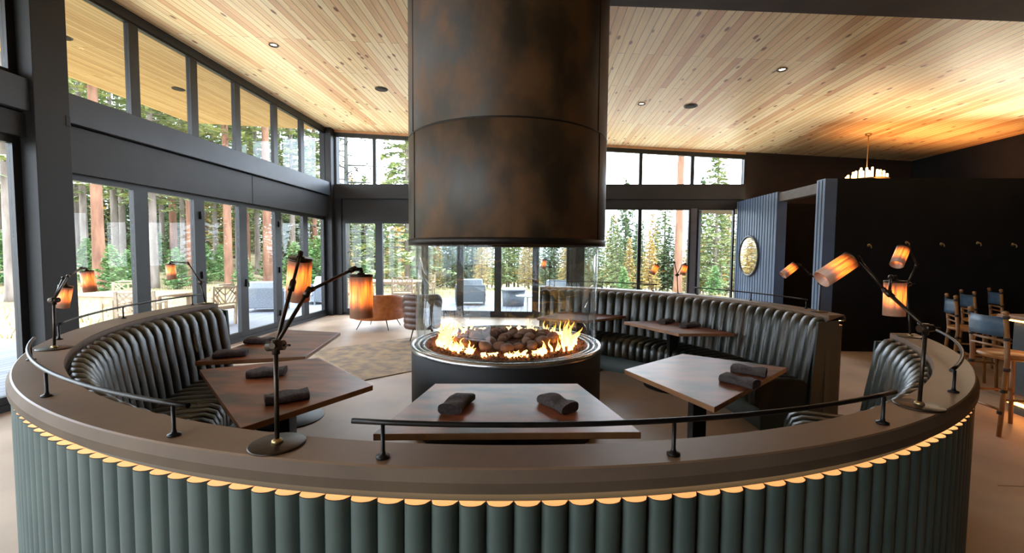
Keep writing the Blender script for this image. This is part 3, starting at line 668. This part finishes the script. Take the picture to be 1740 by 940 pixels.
# ------------------------------------------------------------------ TABLES
def wood_table(corners, col_xy, label, disc=True):
    cx = sum(p[0] for p in corners) / 4; cy = sum(p[1] for p in corners) / 4
    col_xy = col_xy or (cx, cy)
    root = empty('dining_table', (col_xy[0], col_xy[1], 0), label, 'table', 'walnut tables set inside the booth ring')
    m = MB(); m.prism(corners, .715, .75, mi=0, mside=1); o = m.build('tabletop', [m_tabtop, m_tabedge], root, bevel=.003)
    m = MB(); x, y = col_xy; m.box(x - .05, x + .05, y - .05, y + .05, .012, .70); m.build('pedestal', m_iron, root)
    m = MB(); m.box(x - .3, x + .3, y - .03, y + .03, .70, .715); m.box(x - .03, x + .03, y - .28, y + .28, .70, .715); m.build('top_bracket', m_iron, root)
    m = MB(); m.lathe([(0, 0), (.33, 0), (.33, .008), (.325, .012), (0, .012)], (x, y, 0), 48); m.build('base_plate', m_iron, root)
    return root
wood_table([(-.68, 2.12), (.66, 2.17), (.46, 2.99), (-.52, 2.96)], (-.02, 2.55), 'walnut trapezoid table directly in front of the fireplace')
wood_table([(-2.35, 3.26), (-1.37, 2.18), (-.93, 2.91), (-1.63, 3.66)], (-1.56, 2.98), 'walnut trapezoid table at the left front, behind the tall lamp')
wood_table([(-2.55, 3.49), (-1.76, 3.70), (-1.90, 4.83), (-2.62, 4.98)], (-2.2, 4.25), 'walnut trapezoid table at the left end of the front booth')
wood_table([(1.20, 2.54), (2.21, 3.47), (1.55, 3.93), (.88, 3.37)], (1.44, 3.33), 'walnut trapezoid table right of the fireplace, nearest on that side')
wood_table([(1.90, 4.94), (2.56, 4.97), (2.12, 5.92), (1.49, 5.78)], (2.0, 5.4), 'walnut trapezoid table at the far booth with two napkins')
wood_table([(1.0, 5.82), (1.66, 6.32), (.80, 6.78), (.35, 6.05)], (.98, 6.25), 'walnut trapezoid table half hidden behind the fireplace glass')
# napkins
def napkin(x, y, yaw, label, seed, L=.235, W=.13):
    rnd = random.Random(seed); m = MB(); ns, nl = 28, 15; rows = []
    for i in range(nl):
        t = i / (nl - 1); s_ = (t - .5) * L; row = []; bend = .015 * sin(t * 3 + seed); wv = 1 + .06 * sin(7 * t + seed)
        for j in range(ns + 1):
            a = 2 * pi * j / ns; ex = .45
            cx = W / 2 * wv * (abs(cos(a)) ** ex) * (1 if cos(a) > 0 else -1)
            cz = .026 * (abs(sin(a)) ** .7) * (1 if sin(a) > 0 else -1) * (1 + .12 * sin(5 * t + seed + cx * 30))
            top = cz + .026 + .006 * sin(9 * t + cx * 20 + seed) * (1 if cz > 0 else 0)
            row.append(Vector((s_, cx + bend, max(0, top))))
        rows.append(row)
    m.grid(rows); m.add(rows[0][:-1], [tuple(range(ns))]); m.add(rows[-1][:-1], [tuple(range(ns))])
    # visible folds along one long side and spiral at the ends
    o = empty('folded_napkin', (x, y, .7505), label, 'napkin', 'folded charcoal napkins', rz=yaw)
    o['_o'] = (0, 0, 0)
    m.build('napkin_cloth', m_napkin, o)
    for k_ in range(2):
        f = MB()
        sp = [(L / 2 * (1 if k_ else -1), .8 * W / 2 * cos(a) * (1 - a / 16), .027 + .018 * sin(a) * (1 - a / 16)) for a in [i * .35 for i in range(26)]]
        f.tube([Vector(q) for q in sp], .0028, 5); f.build('folded_edge', m_napkin, o)
    return o
def toC(x, y): return atan2(RC.y - y, RC.x - x)
napkin(-.31, 2.50, toC(-.31, 2.5), 'folded charcoal napkin, left one on the front table', 1)
napkin(.27, 2.52, toC(.27, 2.5) + .5, 'folded charcoal napkin, right one on the front table', 2)
napkin(-1.35, 2.60, toC(-1.35, 2.6) - .35, 'folded charcoal napkin nearer the tall lamp pole on the left front table', 3)
napkin(-1.76, 3.12, toC(-1.76, 3.1) - .35, 'folded charcoal napkin farther back on the left front table', 4)
napkin(-2.38, 3.68, toC(-2.4, 3.7) + .1, 'folded charcoal napkin at the near corner of the left end table', 5)
napkin(-2.45, 4.22, toC(-2.45, 4.2), 'folded charcoal napkin farther back on the left end table', 6)
napkin(1.59, 3.01, toC(1.6, 3.0) - .25, 'folded charcoal napkin nearer the viewer on the right table', 7)
napkin(1.80, 3.28, toC(1.8, 3.3) - .15, 'folded charcoal napkin farther from the viewer on the right table', 8)
napkin(2.20, 5.38, toC(2.2, 5.4), 'folded charcoal napkin, right one on the far booth table', 9)
napkin(2.02, 5.68, toC(2.0, 5.7), 'folded charcoal napkin, left one on the far booth table', 10)

# ------------------------------------------------------------------ RUG and lounge chairs
rug = MB(); A_ = Vector((-1.87, 5.52)); d1 = Vector((-1.43, 1.58)); d2 = Vector((.74, .67)).normalized() * 3.0
rug.prism([A_, A_ + d2, A_ + d2 + d1, A_ + d1], 0.0, .012)
tag(rug.build('area_rug', pbr('faded_rug', '#84766b', '#ac9273', 6.0, .95, bump=.5, detail=12, lo=.38, hi=.62, bscale=120), None), 'faded tan and rust patterned rug lying left of the fireplace', 'rug')
def barrel_chair(name, x, y, yaw, w_, h, mat, label, channels):
    root = empty(name, (x, y, .013), label, 'armchair', rz=0)
    root['_o'] = (x, y, 0); c = Vector((x, y, 0))
    def P(a, r, z): return c + Vector((cos(a + yaw) * r, sin(a + yaw) * r, z))
    # yaw: direction the sitter faces; shell opens there
    m = MB(); rows = []; r0 = w_ / 2; n_ = 36
    for i in range(n_ + 1):
        a = pi + (i / n_ - .5) * 2 * R(118); f = abs(i / n_ - .5) * 2; top = h - (h - .56) * max(0, (f - .45) / .55) ** 1.5
        prof = []; out = []
        for k_ in range(channels * 6 + 1):
            t = k_ / (channels * 6); z = .22 + (top - .22) * t; bl = .014 * abs(sin(pi * t * channels)) ** .5
            out.append(P(a, r0 * (.9 + .1 * t) + bl, z))
        rows.append(out + [P(a, r0 - .04, top + .012), P(a, r0 - .09, top - .01), P(a, r0 - .10, .42), P(a, r0 - .12, .24), out[0].copy()])
    m.grid(rows); 
    for rr in (rows[0], rows[-1]): m.add(rr[:-1], [tuple(range(len(rr) - 1))])
    m.build('shell_back', mat, root)
    m = MB(); m.lathe([(0, .22), (r0 - .12, .22), (r0 - .1, .26), (r0 - .1, .4), (r0 - .13, .44), (0, .45)], c, 36); m.build('seat', mat, root)
    for a in (R(45), R(135), R(225), R(315)):
        m = MB(); m.tube([P(a, r0 * .62, .23), P(a, r0 * .85, 0)], [.013, .008], 8); m.build('leg', m_iron, root)
    return root
barrel_chair('lounge_armchair', -2.86, 9.4, R(84), 1.16, .74, m_orange, 'tan leather barrel armchair turned away on slim splayed legs', 2)
barrel_chair('lounge_armchair', -1.68, 8.2, R(100), .72, .86, m_chanleather, 'brown ribbed leather chair beside the fireplace glass', 6)

# ------------------------------------------------------------------ bar side: stools, counter, chandelier, hooks, mirror
def bar_stool(x, y, yaw, label):
    root = empty('rattan_bar_stool', (0, 0, 0), label, 'bar stool', 'rattan bar stools along the counter')
    for sx_ in (-1, 1):
        m = MB(); m.tube([(sx_ * .20, -.21, 0), (sx_ * .185, -.17, .7), (sx_ * .185, -.21, 1.14)], [.017, .02, .019], 10); m.lathe([(0, .022), (.02, .015), (.024, 0), (.02, -.012), (0, -.014)], (sx_ * .185, -.21, 1.14), 12)
        m.build('rear_leg', m_rattan, root)
        m = MB(); m.tube([(sx_ * .20, .2, 0), (sx_ * .17, .16, .74)], [.017, .019], 10); m.build('front_leg', m_rattan, root)
        for z, yy in ((.22, -.2), (.42, -.185), (.62, -.175), (.9, -.185), (1.1, -.206)):
            m = MB(); m.tube([(sx_ * .188, yy, z - .014), (sx_ * .188, yy, z + .014)], .0245, 10); m.build('binding', m_binding, root)
    for p_a, p_b, r_s in (((-.19, -.185, .88), (.19, -.185, .88), .013), ((-.19, -.19, .82), (.19, -.19, .82), .011), ((-.19, -.19, .24), (.19, -.19, .24), .012),
                          ((-.19, .19, .3), (.19, .19, .3), .012), ((-.195, -.2, .34), (-.19, .18, .34), .012), ((.195, -.2, .34), (.19, .18, .34), .012)):
        m = MB(); m.tube([p_a, p_b], r_s, 8); m.build('stretcher', m_rattan, root)
    m = MB(); m.lathe([(0, .70), (.2, .70), (.225, .715), (.225, .735), (.2, .75), (0, .752)], (0, .0, 0), 32); m.build('seat', m_rattanseat, root)
    m = MB(); rows = []
    for i in range(13):
        t = i / 12; rows.append([Vector(((t - .5) * .37, -.205 - .045 * sin(pi * t), z)) for z in (.92, .97, 1.03, 1.1)])
    rr = [r_[:] + [Vector((q.x, q.y - .012, q.z)) for q in reversed(r_)] + [r_[0].copy()] for r_ in rows]
    m.grid(rr); m.build('back_sling', m_denim, root)
    root.location = (x, y, 0); root.rotation_euler.z = yaw
    return root
s0 = bar_stool(4.73, 4.11, R(-100), 'rattan bar stool nearest the viewer with a round honey seat and blue sling back')
for x, y, yw, lb in ((5.92, 5.60, -122, 'rattan bar stool second from the viewer, turned sideways with blue sling'), (6.85, 6.3, -115, 'rattan bar stool third from the viewer in the dim bar'), (7.75, 6.75, -118, 'rattan bar stool farthest along the dark counter')):
    c_ = copy_tree(s0); c_.location = (x, y, 0); c_.rotation_euler.z = R(yw); c_['label'] = lb
bc = empty('bar_counter', (5.6, 3.6, 0), 'dark teal bar counter at the right edge with a glowing foot strip', 'bar counter')
m = MB(); m.hexa([(4.95, 2.6, 0), (5.9, 2.4, 0), (6.2, 4.5, 0), (5.33, 4.62, 0), (4.95, 2.6, 1.0), (5.9, 2.4, 1.0), (6.2, 4.5, 1.0), (5.33, 4.62, 1.0)]); m.build('front_panel', m_barpanel, bc)
m = MB(); m.hexa([(4.85, 2.5, 1.0), (6.0, 2.3, 1.0), (6.3, 4.6, 1.0), (5.25, 4.72, 1.0), (4.85, 2.5, 1.04), (6.0, 2.3, 1.04), (6.3, 4.6, 1.04), (5.25, 4.72, 1.04)]); m.build('countertop', m_tabedge, bc, bevel=.006)
m = MB(); m.bar((4.9, 2.6, .12), (5.3, 4.6, .12), .02, .03); m.build('foot_light', emit('bar_led', '#ffa24a', 12), bc)
m = MB(); m.bar((4.92, 2.6, .985), (5.3, 4.64, .985), .02, .02); m.build('counter_light', MATS['bar_led'], bc)
# chandelier
cc = Vector((7.017, 8.8, 0)); ch = empty('glass_tube_chandelier', cc + Vector((0, 0, 3.15)), 'glowing chandelier of clustered glass tubes hanging behind the black wall', 'chandelier')
m = MB(); zc = ceil_z((cc.xy - C0).dot(VA)); m.tube([cc + Vector((0, 0, 3.3)), cc + Vector((0, 0, zc))], .008, 8); m.lathe([(0, zc - .03), (.05, zc - .03), (.055, zc), (0, zc)], cc, 20); m.build('stem', m_brass, ch)
m = MB(); m.lathe([(0, 3.145), (.36, 3.145), (.36, 3.16), (0, 3.16)], cc, 40); m.build('tray', m_brass, ch)
m_tube = emit('frosted_tube', '#ffc788', 4.2); random.seed(21)
k = 0
for rr, nn in ((0.1, 6), (.21, 10), (.32, 15)):
    for i in range(nn):
        a = 2 * pi * i / nn + rr * 9; h = .26 - rr * .5 + random.uniform(-.03, .05); x = cc.x + rr * cos(a); y = cc.y + rr * sin(a)
        m = MB(); m.lathe([(0, 3.16), (.02, 3.16), (.02, 3.15 + h), (.016, 3.165 + h), (0, 3.17 + h)], (x, y, 0), 10); m.build('glass_tube', m_tube, ch)
# little unlit brass hooks on the black wall
for i, (x, z) in enumerate(((6.06, 1.83), (6.67, 1.88), (7.23, 1.86), (7.81, 1.88), (8.37, 1.86))):
    v_ = (Vector((x, 7.45)) - C0).dot(VA); c = B(3.36, v_, z)
    t = empty('wall_hook', c, 'dim brass hook %s on the black wall' % ['leftmost in the row', 'second in the row, above the upturned shade', 'in the middle of the row', 'fourth in the row', 'rightmost in the row'][i], 'hook', 'brass hooks in a row on the black wall')
    m = MB(); q = B(3.375, v_, z); m.lathe([(0, 0), (.028, 0), (.024, .012), (0, .014)], q, 16, M=Matrix.Rotation(pi / 2, 3, 'X')); m.build('mounting_plate', m_brass, t)
    m = MB(); m.tube([B(3.37, v_, z), B(3.42, v_, z), B(3.44, v_, z - .03), B(3.43, v_, z - .05)], .008, 8); m.build('arm', m_brass, t)
# oval mirror on the beadboard
mc = B(.77, 10.243, 1.62); mir = empty('round_mirror', mc, 'round dark-framed mirror hung on the blue beadboard wall', 'mirror')
Mr = Matrix((Vector((-UA.x, -UA.y, 0)), Vector((0, 0, 1)), Vector((-VA.x, -VA.y, 0)))).transposed()
m = MB(); m.lathe([(.425, 0), (.425, .02), (.445, .035), (.47, .03), (.48, .0)], mc, 64, M=Mr); m.build('frame', m_steel, mir)
mm, nt, n, l, b = _new('mirror_glass'); b.inputs['Metallic'].default_value = 1; b.inputs['Roughness'].default_value = .02; b.inputs['Base Color'].default_value = (.9, .9, .9, 1); MATS['mirror_glass'] = mm
m = MB(); m.lathe([(0, .012), (.426, .012), (.426, .004), (0, .004)], mc, 64, smooth=False, M=Mr); m.build('mirror_glass', mm, mir)

# ------------------------------------------------------------------ OUTSIDE: deck, ground, furniture
mb = MB(); mb.bb(-4.6, UE, -4.05, -.12, -.14, -.03); mb.bb(-4.6, -.15, -.12, 14, -.14, -.03); o = struct('floor_deck', mb, m_deck, label='grey plank deck outside the glass')
random.seed(3)
m = MB(); rows = []
def gz(x, y):
    d = max(0, hypot(x, y - 5) - 14); h = -.32 + .06 * sin(x * .23) * cos(y * .19)
    left = max(0, min(1, (-x - 6) / 25))
    return h + d * .028 * left + max(0, d - 10) * .002 - (1 - left) * min(3.0, max(0, d - 4) * .08)
xs = [-110 + i * 2.2 for i in range(100)]; ys = [-15 + j * 2.2 for j in range(70)]
for x in xs: rows.append([Vector((x, y, gz(x, y) if not (-9.2 < x < 12 and -5 < y < 17) else -.34)) for y in ys])
m.grid(rows); g = m.build('ground', m_ground, None, fix=True); g['kind'] = 'structure'
# grass
m = MB()
for i in range(9000):
    x = random.uniform(-34, -9) if i % 4 else random.uniform(-12, 14); y = random.uniform(2, 34) if i % 4 else random.uniform(16.5, 34)
    z = gz(x, y) - .01; a = random.uniform(0, pi); h = random.uniform(.08, .3); q = Vector((cos(a), sin(a), 0)) * random.uniform(.01, .03); c = Vector((x, y, z)); tip = c + Vector((random.uniform(-.1, .1), random.uniform(-.1, .1), h))
    m.add([c - q, c + q, tip], [(0, 1, 2)])
o = m.build('dry_grass', pbr('straw', '#8f8452', '#ad9d70', .8, .9), None, fix=False); tag(o, 'dry straw coloured grass on the forest floor', 'grass', kind='stuff')

def teak_table(x, y, yaw, lx, ly, label):
    root = empty('teak_table', (0, 0, 0), label, 'outdoor table')
    m = MB()
    k = -ly / 2
    while k < ly / 2 - .01: m.box(-lx / 2, lx / 2, k, k + .095, .72, .75); k += .1
    m.build('tabletop', m_teak, root)
    m = MB(); m.box(-lx / 2 + .08, lx / 2 - .08, -ly / 2 + .08, -ly / 2 + .11, .64, .72); m.box(-lx / 2 + .08, lx / 2 - .08, ly / 2 - .11, ly / 2 - .08, .64, .72); m.build('apron', m_teak, root)
    for a in (-1, 1):
        for b_ in (-1, 1):
            m = MB(); cx, cy = a * (lx / 2 - .1), b_ * (ly / 2 - .1); m.box(cx - .04, cx + .04, cy - .04, cy + .04, 0, .72); m.build('leg', m_teak, root)
    root.location = (x, y, -.03); root.rotation_euler.z = yaw; return root
def teak_chair(x, y, yaw, label):
    root = empty('teak_chair', (0, 0, 0), label, 'outdoor chair', 'teak chairs on the deck'); w_ = .29
    for a in (-1, 1):
        m = MB(); m.bar((a * w_, -.26, 0), (a * w_, -.32, .9), .045, .05, (0, 1, 0)); m.build('rear_leg', m_teak, root)
        m = MB(); m.bar((a * w_, .25, 0), (a * w_, .25, .64), .045, .045, (0, 1, 0)); m.build('front_leg', m_teak, root)
        m = MB(); m.box(a * w_ - .03, a * w_ + .03, -.31, .29, .64, .665); m.build('armrest', m_teak, root)
    m = MB()
    for i in range(6): m.box(-w_, w_, -.25 + i * .085, -.18 + i * .085, .42, .44)
    m.build('seat', m_teak, root)
    m = MB(); m.box(-w_, w_, -.26, -.24, .36, .42); m.box(-w_, w_, .23, .25, .36, .42); m.build('seat_rail', m_teak, root)
    m = MB(); y_ = -.305
    m.bar((-w_, y_, .86), (w_, y_, .86), .04, .03); m.bar((-w_ * .6, y_, .92), (w_ * .6, y_, .92), .08, .03); m.bar((-w_, y_, .5), (w_, y_, .5), .04, .03)
    for s_ in (-1, 1):
        for o1, o2 in ((0, .27), (.09, .27), (.18, .27)):
            m.bar((s_ * o1, y_, .5), (s_ * min(.27, o1 + .24), y_, .5 + .34 * min(1, (.27 - o1) / .24 + .001)), .024, .02, (0, 1, 0))
        m.bar((s_ * .0, y_, .68), (s_ * .2, y_, .86), .024, .02, (0, 1, 0)); m.bar((s_ * .27, y_, .68), (s_ * .06, y_, .86), .024, .02, (0, 1, 0))
    m.bar((0, y_, .5), (0, y_, .88), .03, .025, (0, 1, 0)); m.build('lattice_back', m_teak, root)
    root.location = (x, y, -.03); root.rotation_euler.z = yaw; return root
teak_table(-8.05, 9.3, ANG, 2.0, 1.0, 'pale teak dining table on the deck outside the left doors')
tc0 = teak_chair(-7.15, 8.45, R(20), 'teak chair with a lattice back, its back to the left doors')
for x, y, yw, lb in ((-6.65, 9.75, 75, 'teak chair at the right end of the left deck table, seen from the side'), (-9.1, 10.2, 200, 'teak lattice chair on the far side of the left deck table'),
                     (-3.3, 13.35, 5, 'teak lattice chair at the back deck table beside the hood edge'), (-4.6, 13.3, -5, 'teak lattice chair at the back deck table nearer the corner post'), (-3.0, 15.1, 182, 'teak lattice chair on the far side of the back deck table')):
    c_ = copy_tree(tc0); c_.location = (x, y, -.03); c_.rotation_euler.z = R(yw); c_['label'] = lb
teak_table(-4.0, 14.2, ANG, 2.4, 1.0, 'pale teak dining table on the deck beyond the back wall')
def grey_chair(x, y, yaw, label):
    root = empty('outdoor_armchair', (0, 0, 0), label, 'outdoor armchair', 'grey cushioned armchairs on the deck')
    m = MB(); m.box(-.48, .48, -.4, -.34, .1, .66); m.build('woven_back', m_greyframe, root, bevel=.02)
    for a in (-1, 1):
        m = MB(); m.box(min(a * .48, a * .41), max(a * .48, a * .41), -.4, .38, .1, .58); m.build('woven_side', m_greyframe, root, bevel=.02)
        for b_ in (-.36, .34):
            m = MB(); m.box(a * .44 - .02, a * .44 + .02, b_ - .02, b_ + .02, 0, .1); m.build('foot', m_greyframe, root)
    m = MB(); m.box(-.41, .41, -.34, .36, .1, .28); m.build('seat_base', m_greyframe, root)
    m = MB(); m.box(-.4, .4, -.3, .4, .285, .44); m.build('seat_cushion', m_greyfab, root, bevel=.04)
    m = MB(); m.hexa([(-.4, -.34, .44), (.4, -.34, .44), (.4, -.17, .44), (-.4, -.17, .44), (-.38, -.42, .84), (.38, -.42, .84), (.38, -.28, .84), (-.38, -.28, .84)]); m.build('back_cushion', m_greyfab, root, bevel=.04)
    root.location = (x, y, -.03); root.rotation_euler.z = yaw; return root
g0 = grey_chair(-6.85, 12.3, R(15), 'grey cushioned armchair on the deck outside the far folding doors')
for x, y, yw, lb in ((-6.35, 14.1, 150, 'pale grey armchair farther off on the deck near the corner post'), (-1.35, 14.25, 5, 'grey armchair seen through the left of the fireplace glass'), (1.55, 14.0, -15, 'grey armchair seen through the right of the fireplace glass')):
    c_ = copy_tree(g0); c_.location = (x, y, -.03); c_.rotation_euler.z = R(yw); c_['label'] = lb
m = MB(); c = Vector((.05, 13.9, -.03)); t = empty('fire_pit_table', c, 'round outdoor fire pit table with a pale rim beyond the fireplace', 'fire pit')
m.lathe([(0, 0), (.33, 0), (.38, .5), (0, .5)], c, 36); m.build('pit_body', m_greyframe, t)
m = MB(); m.lathe([(.25, .5), (.42, .5), (.42, .55), (.25, .55), (.25, .5)], c, 36); m.build('pit_rim', pbr('pale_stone', '#b7bcc2', None, 8, .5), t)
c = Vector((.44, 12.2, -.03)); t = empty('round_side_table', c, 'small round white side table on the deck behind the flames', 'side table')
m = MB(); m.lathe([(0, .47), (.33, .47), (.33, .49), (0, .49)], c, 36); m.build('tabletop', pbr('white_enamel', '#cfd3da', None, 8, .3), t)
m = MB(); m.lathe([(0, 0), (.16, 0), (.16, .01), (.02, .02), (.02, .47), (0, .47)], c, 24); m.build('pedestal', MATS['white_enamel'], t)
# porch of the neighbouring wing at the right
t = empty('porch_roof', (8.0, 17.6, -.03), 'neighbouring porch roof and post outside the right window', 'porch')
m = MB(); m.hexa([(6.2, 17.2, 3.55), (11, 13.5, 3.1), (14, 17, 3.1), (9, 21, 3.6), (6.2, 17.2, 3.72), (11, 13.5, 3.35), (14, 17, 3.5), (9, 21, 3.9)]); m.build('roof', pbr('porch_timber', '#4f3f38', '#5d4b42', 4, .8), t)
m = MB(); m.box(7.1, 7.32, 17.1, 17.32, -.3, 3.6); m.build('post', m_steel, t)

# ------------------------------------------------------------------ TREES
def conifer(name, seed, H, base, rad, trunk_r, fmat, bmat, n_br, droop=.25, cone=1.0, leaf=.22, per=9, bare=False):
    rnd = random.Random(seed); root = empty(name, (0, 0, 0))
    m = MB(); lean = rnd.uniform(-.01, .01) * H
    P = [Vector((lean * (t ** 2), 0, H * t - .2)) for t in (0, .03, .15, .4, .7, 1)]
    m.tube(P, [trunk_r * 1.35, trunk_r * 1.05, trunk_r * .92, trunk_r * .75, trunk_r * .45, .02], 10)
    if bare:
        pass
    br = MB(); fo = MB()
    for i in range(n_br):
        t = base + (1 - base) * ((i + rnd.random()) / n_br); z = H * t; a = i * 2.4 + rnd.uniform(-.5, .5)
        k_ = (t - base) / (1 - base)
        L = rad * ((1 - k_) ** .8 if cone else sqrt(max(.05, 1 - (k_ * 1.5 - .55) ** 2))) * rnd.uniform(.65, 1.1) + .15
        if not cone: L = max(.3, L * (.8 if k_ > .9 else 1))
        d = Vector((cos(a), sin(a), 0)); st = Vector((lean * t * t, 0, z)); pts = [st]
        for s_ in (.35, .7, 1.0): pts.append(st + d * L * s_ + Vector((0, 0, -droop * L * s_ * s_ + .12 * L * s_)))
        br.tube(pts, [.035 * L / 2 + .008, .02 * L / 2 + .006, .008, .004], 4, caps=False)
        if bare:
            for q in range(5):
                s_ = rnd.uniform(.3, 1); p = st + d * L * s_ + Vector((0, 0, -droop * L * s_ * s_ + .12 * L * s_)); e_ = p + Vector((rnd.uniform(-.5, .5), rnd.uniform(-.5, .5), rnd.uniform(-.1, .35)))
                br.tube([p, e_], [.008, .003], 3, caps=False)
            if rnd.random() > .45: continue
        nn = max(3, int(per * L / rad * 1.3) + 2)
        for q in range(nn):
            s_ = .2 + .8 * (q + rnd.random()) / nn; p = st + d * L * s_ + Vector((0, 0, -droop * L * s_ * s_ + .12 * L * s_))
            side = Vector((-d.y, d.x, 0)); wdt = .3 * L * (1.1 - s_)
            for r_2 in range(4):
                c_ = p + side * rnd.uniform(-wdt, wdt) + Vector((0, 0, rnd.uniform(-.1, .06))); an = rnd.uniform(0, 2 * pi); ll = leaf * rnd.uniform(.6, 1.4)
                e1 = Vector((cos(an), sin(an), rnd.uniform(-.5, .3))) * ll; e2 = Vector((-sin(an), cos(an), rnd.uniform(-.4, .4))) * ll * .28
                fo.add([c_ - e1 * .5 - e2, c_ - e1 * .5 + e2, c_ + e1 * .6], [(0, 1, 2)])
    m.build('trunk', bmat, root); br.build('branches', bmat, root, fix=False)
    if fo.v: fo.build('foliage', fmat, root, fix=False)
    return root
protos = {}
def proto(key, *a, **k): protos[key] = conifer(*a, **k); protos[key + '_used'] = False
proto('fir', 'fir_tree', 1, 10, .04, 2.0, .13, m_fir, m_bark2, 110, .35, 1, .30, 13)
proto('fir2', 'fir_tree', 5, 12, .08, 2.3, .15, m_pinef, m_bark2, 110, .25, 1, .32, 12)
proto('larch', 'larch_tree', 2, 9, .06, 1.7, .11, m_larch, m_bark2, 100, .15, 1, .24, 11)
proto('pine', 'ponderosa_pine', 3, 22, .42, 2.6, .25, m_pinef, m_bark, 80, .1, 0, .36, 10)
proto('pine2', 'ponderosa_pine', 7, 19, .28, 2.2, .22, m_pinef, m_bark2, 80, .2, 0, .34, 9)
proto('young', 'young_pine', 4, 3.2, .02, 1.1, .05, m_young, m_bark2, 60, -.1, 1, .2, 14)
proto('snag', 'bare_limbed_pine', 9, 13, .12, 2.4, .17, m_twig, m_twig, 60, .12, 0, .2, 4, bare=True)
LBL = {'fir': ('dark green fir in the forest beyond the windows', 'tree', 'dark green firs in the forest'), 'fir2': ('light green fir in the forest beyond the windows', 'tree', 'light green firs in the forest'),
       'larch': ('golden autumn larch among the forest trees', 'tree', 'golden larches in the forest'), 'pine': ('tall red-barked pine trunk rising from the forest floor', 'tree', 'tall red-barked pines'),
       'pine2': ('slender grey-barked pine in the forest stand', 'tree', 'slender grey-barked pines'), 'young': ('bushy bright green young pine on the forest floor', 'tree', 'young pines under the forest'), 'snag': ('nearly bare pine with thin level branches outside the back clerestory', 'tree', None)}
def plant(key, x, y, s_=1.0, label=None, rz=None, zoff=0):
    p = protos[key]
    if protos[key + '_used']: p = copy_tree(p)
    protos[key + '_used'] = True
    p.location = (x, y, gz(x, y) + zoff); p.scale = (s_, s_, s_); p.rotation_euler.z = random.uniform(0, 6.28) if rz is None else rz
    L_, c_, g_ = LBL[key]; tag(p, label or L_, c_, g_ if not label else None)
    return p
def dirp(px, Y): return ((px - 870) / F * Y, Y)
random.seed(17)
# individually visible ones
plant('snag', *dirp(590, 27), 1.15, rz=.4)
plant('pine', *dirp(168, 20), 1.0, 'red-barked pine trunk framed in the door leaf beside the steel column')
plant('pine', *dirp(325, 26), .95, 'red-barked pine behind the lamp at the left booth end')
plant('pine', *dirp(388, 25), .9, 'red-barked pine centred in the third folding door leaf')
plant('pine', *dirp(455, 27), 1.1, 'red-barked pine behind the grey deck armchair')
plant('pine', *dirp(1152, 30), 1.1, 'lone red-barked pine rising past the small two-shaded lamp')
for px, Y, s_ in ((18, 17, .9), (262, 24, .9), (296, 34, 1.1), (210, 38, 1.1), (130, 34, 1.0), (420, 40, 1.1), (498, 34, 1.0), (535, 44, 1.1), (-60, 20, 1), (-150, 22, 1.1), (350, 45, 1.2)):
    plant('pine' if px in (296, 420, 535) else 'pine2', *dirp(px, Y), s_)
for px, Y, s_ in ((145, 26, .9), (197, 30, 1), (236, 32, .9), (277, 40, 1), (312, 30, .8), (367, 36, .9), (405, 33, .9), (438, 38, 1.0), (478, 42, 1.0), (515, 36, .9), (60, 30, 1), (0, 34, 1), (605, 42, .5), (675, 45, .45), (1225, 34, .5)):
    plant('pine2', *dirp(px, Y), s_)
for px, Y, s_ in ((190, 19, 1), (215, 24, .9), (148, 25, 1.1), (232, 27, 1.2), (300, 24, 1), (350, 28, 1.1), (375, 30, 1.1), (415, 24, .9), (500, 25, 1.2), (540, 24, 1.3), (525, 30, 1.4), (10, 22, 1.2), (40, 30, 1.3), (270, 33, 1.3), (460, 34, 1.4), (120, 37, 1.5), (335, 38, 1.5), (700, 26, .8), (620, 28, .9), (1215, 26, .8), (1060, 28, .7)):
    plant('young', *dirp(px, Y), s_ * .7)
# forest wall to the left
for i in range(104):
    px = -260 + i * 8.3 + random.uniform(-5, 5); Y = random.uniform(42, 72)
    plant(random.choice(['fir', 'fir2', 'fir2', 'fir', 'pine2', 'larch']), *dirp(px, Y), random.uniform(.85, 1.4))
# forest beyond the back wall: lower, sky above
for i in range(100):
    px = 562 + i * 7.4 + random.uniform(-5, 5); Y = random.uniform(32, 54)
    s_ = random.uniform(.62, .95) * Y / 44
    k_ = random.choice(['fir', 'fir2', 'larch', 'fir', 'larch', 'fir2'])
    plant(k_, *dirp(px, Y), s_ * (.85 if px < 1000 else .74))
for px, Y, s_, k_ in ((1062, 40, 1.0, 'fir'), (1215, 32, .95, 'fir2'), (1190, 38, 1.0, 'fir'), (1108, 42, .85, 'larch'), (1128, 40, .8, 'fir2'), (1236, 36, .9, 'larch'), (1040, 40, .8, 'larch'), (1080, 46, .7, 'fir'), (620, 36, .75, 'fir2'), (672, 34, .7, 'larch'), (650, 38, .75, 'fir'), (692, 22, 1.0, 'fir2'), (1300, 36, 1, 'fir')):
    plant(k_, *dirp(px, Y), s_)
# prune helper properties
for o in bpy.data.objects:
    if '_o' in o: del o['_o']
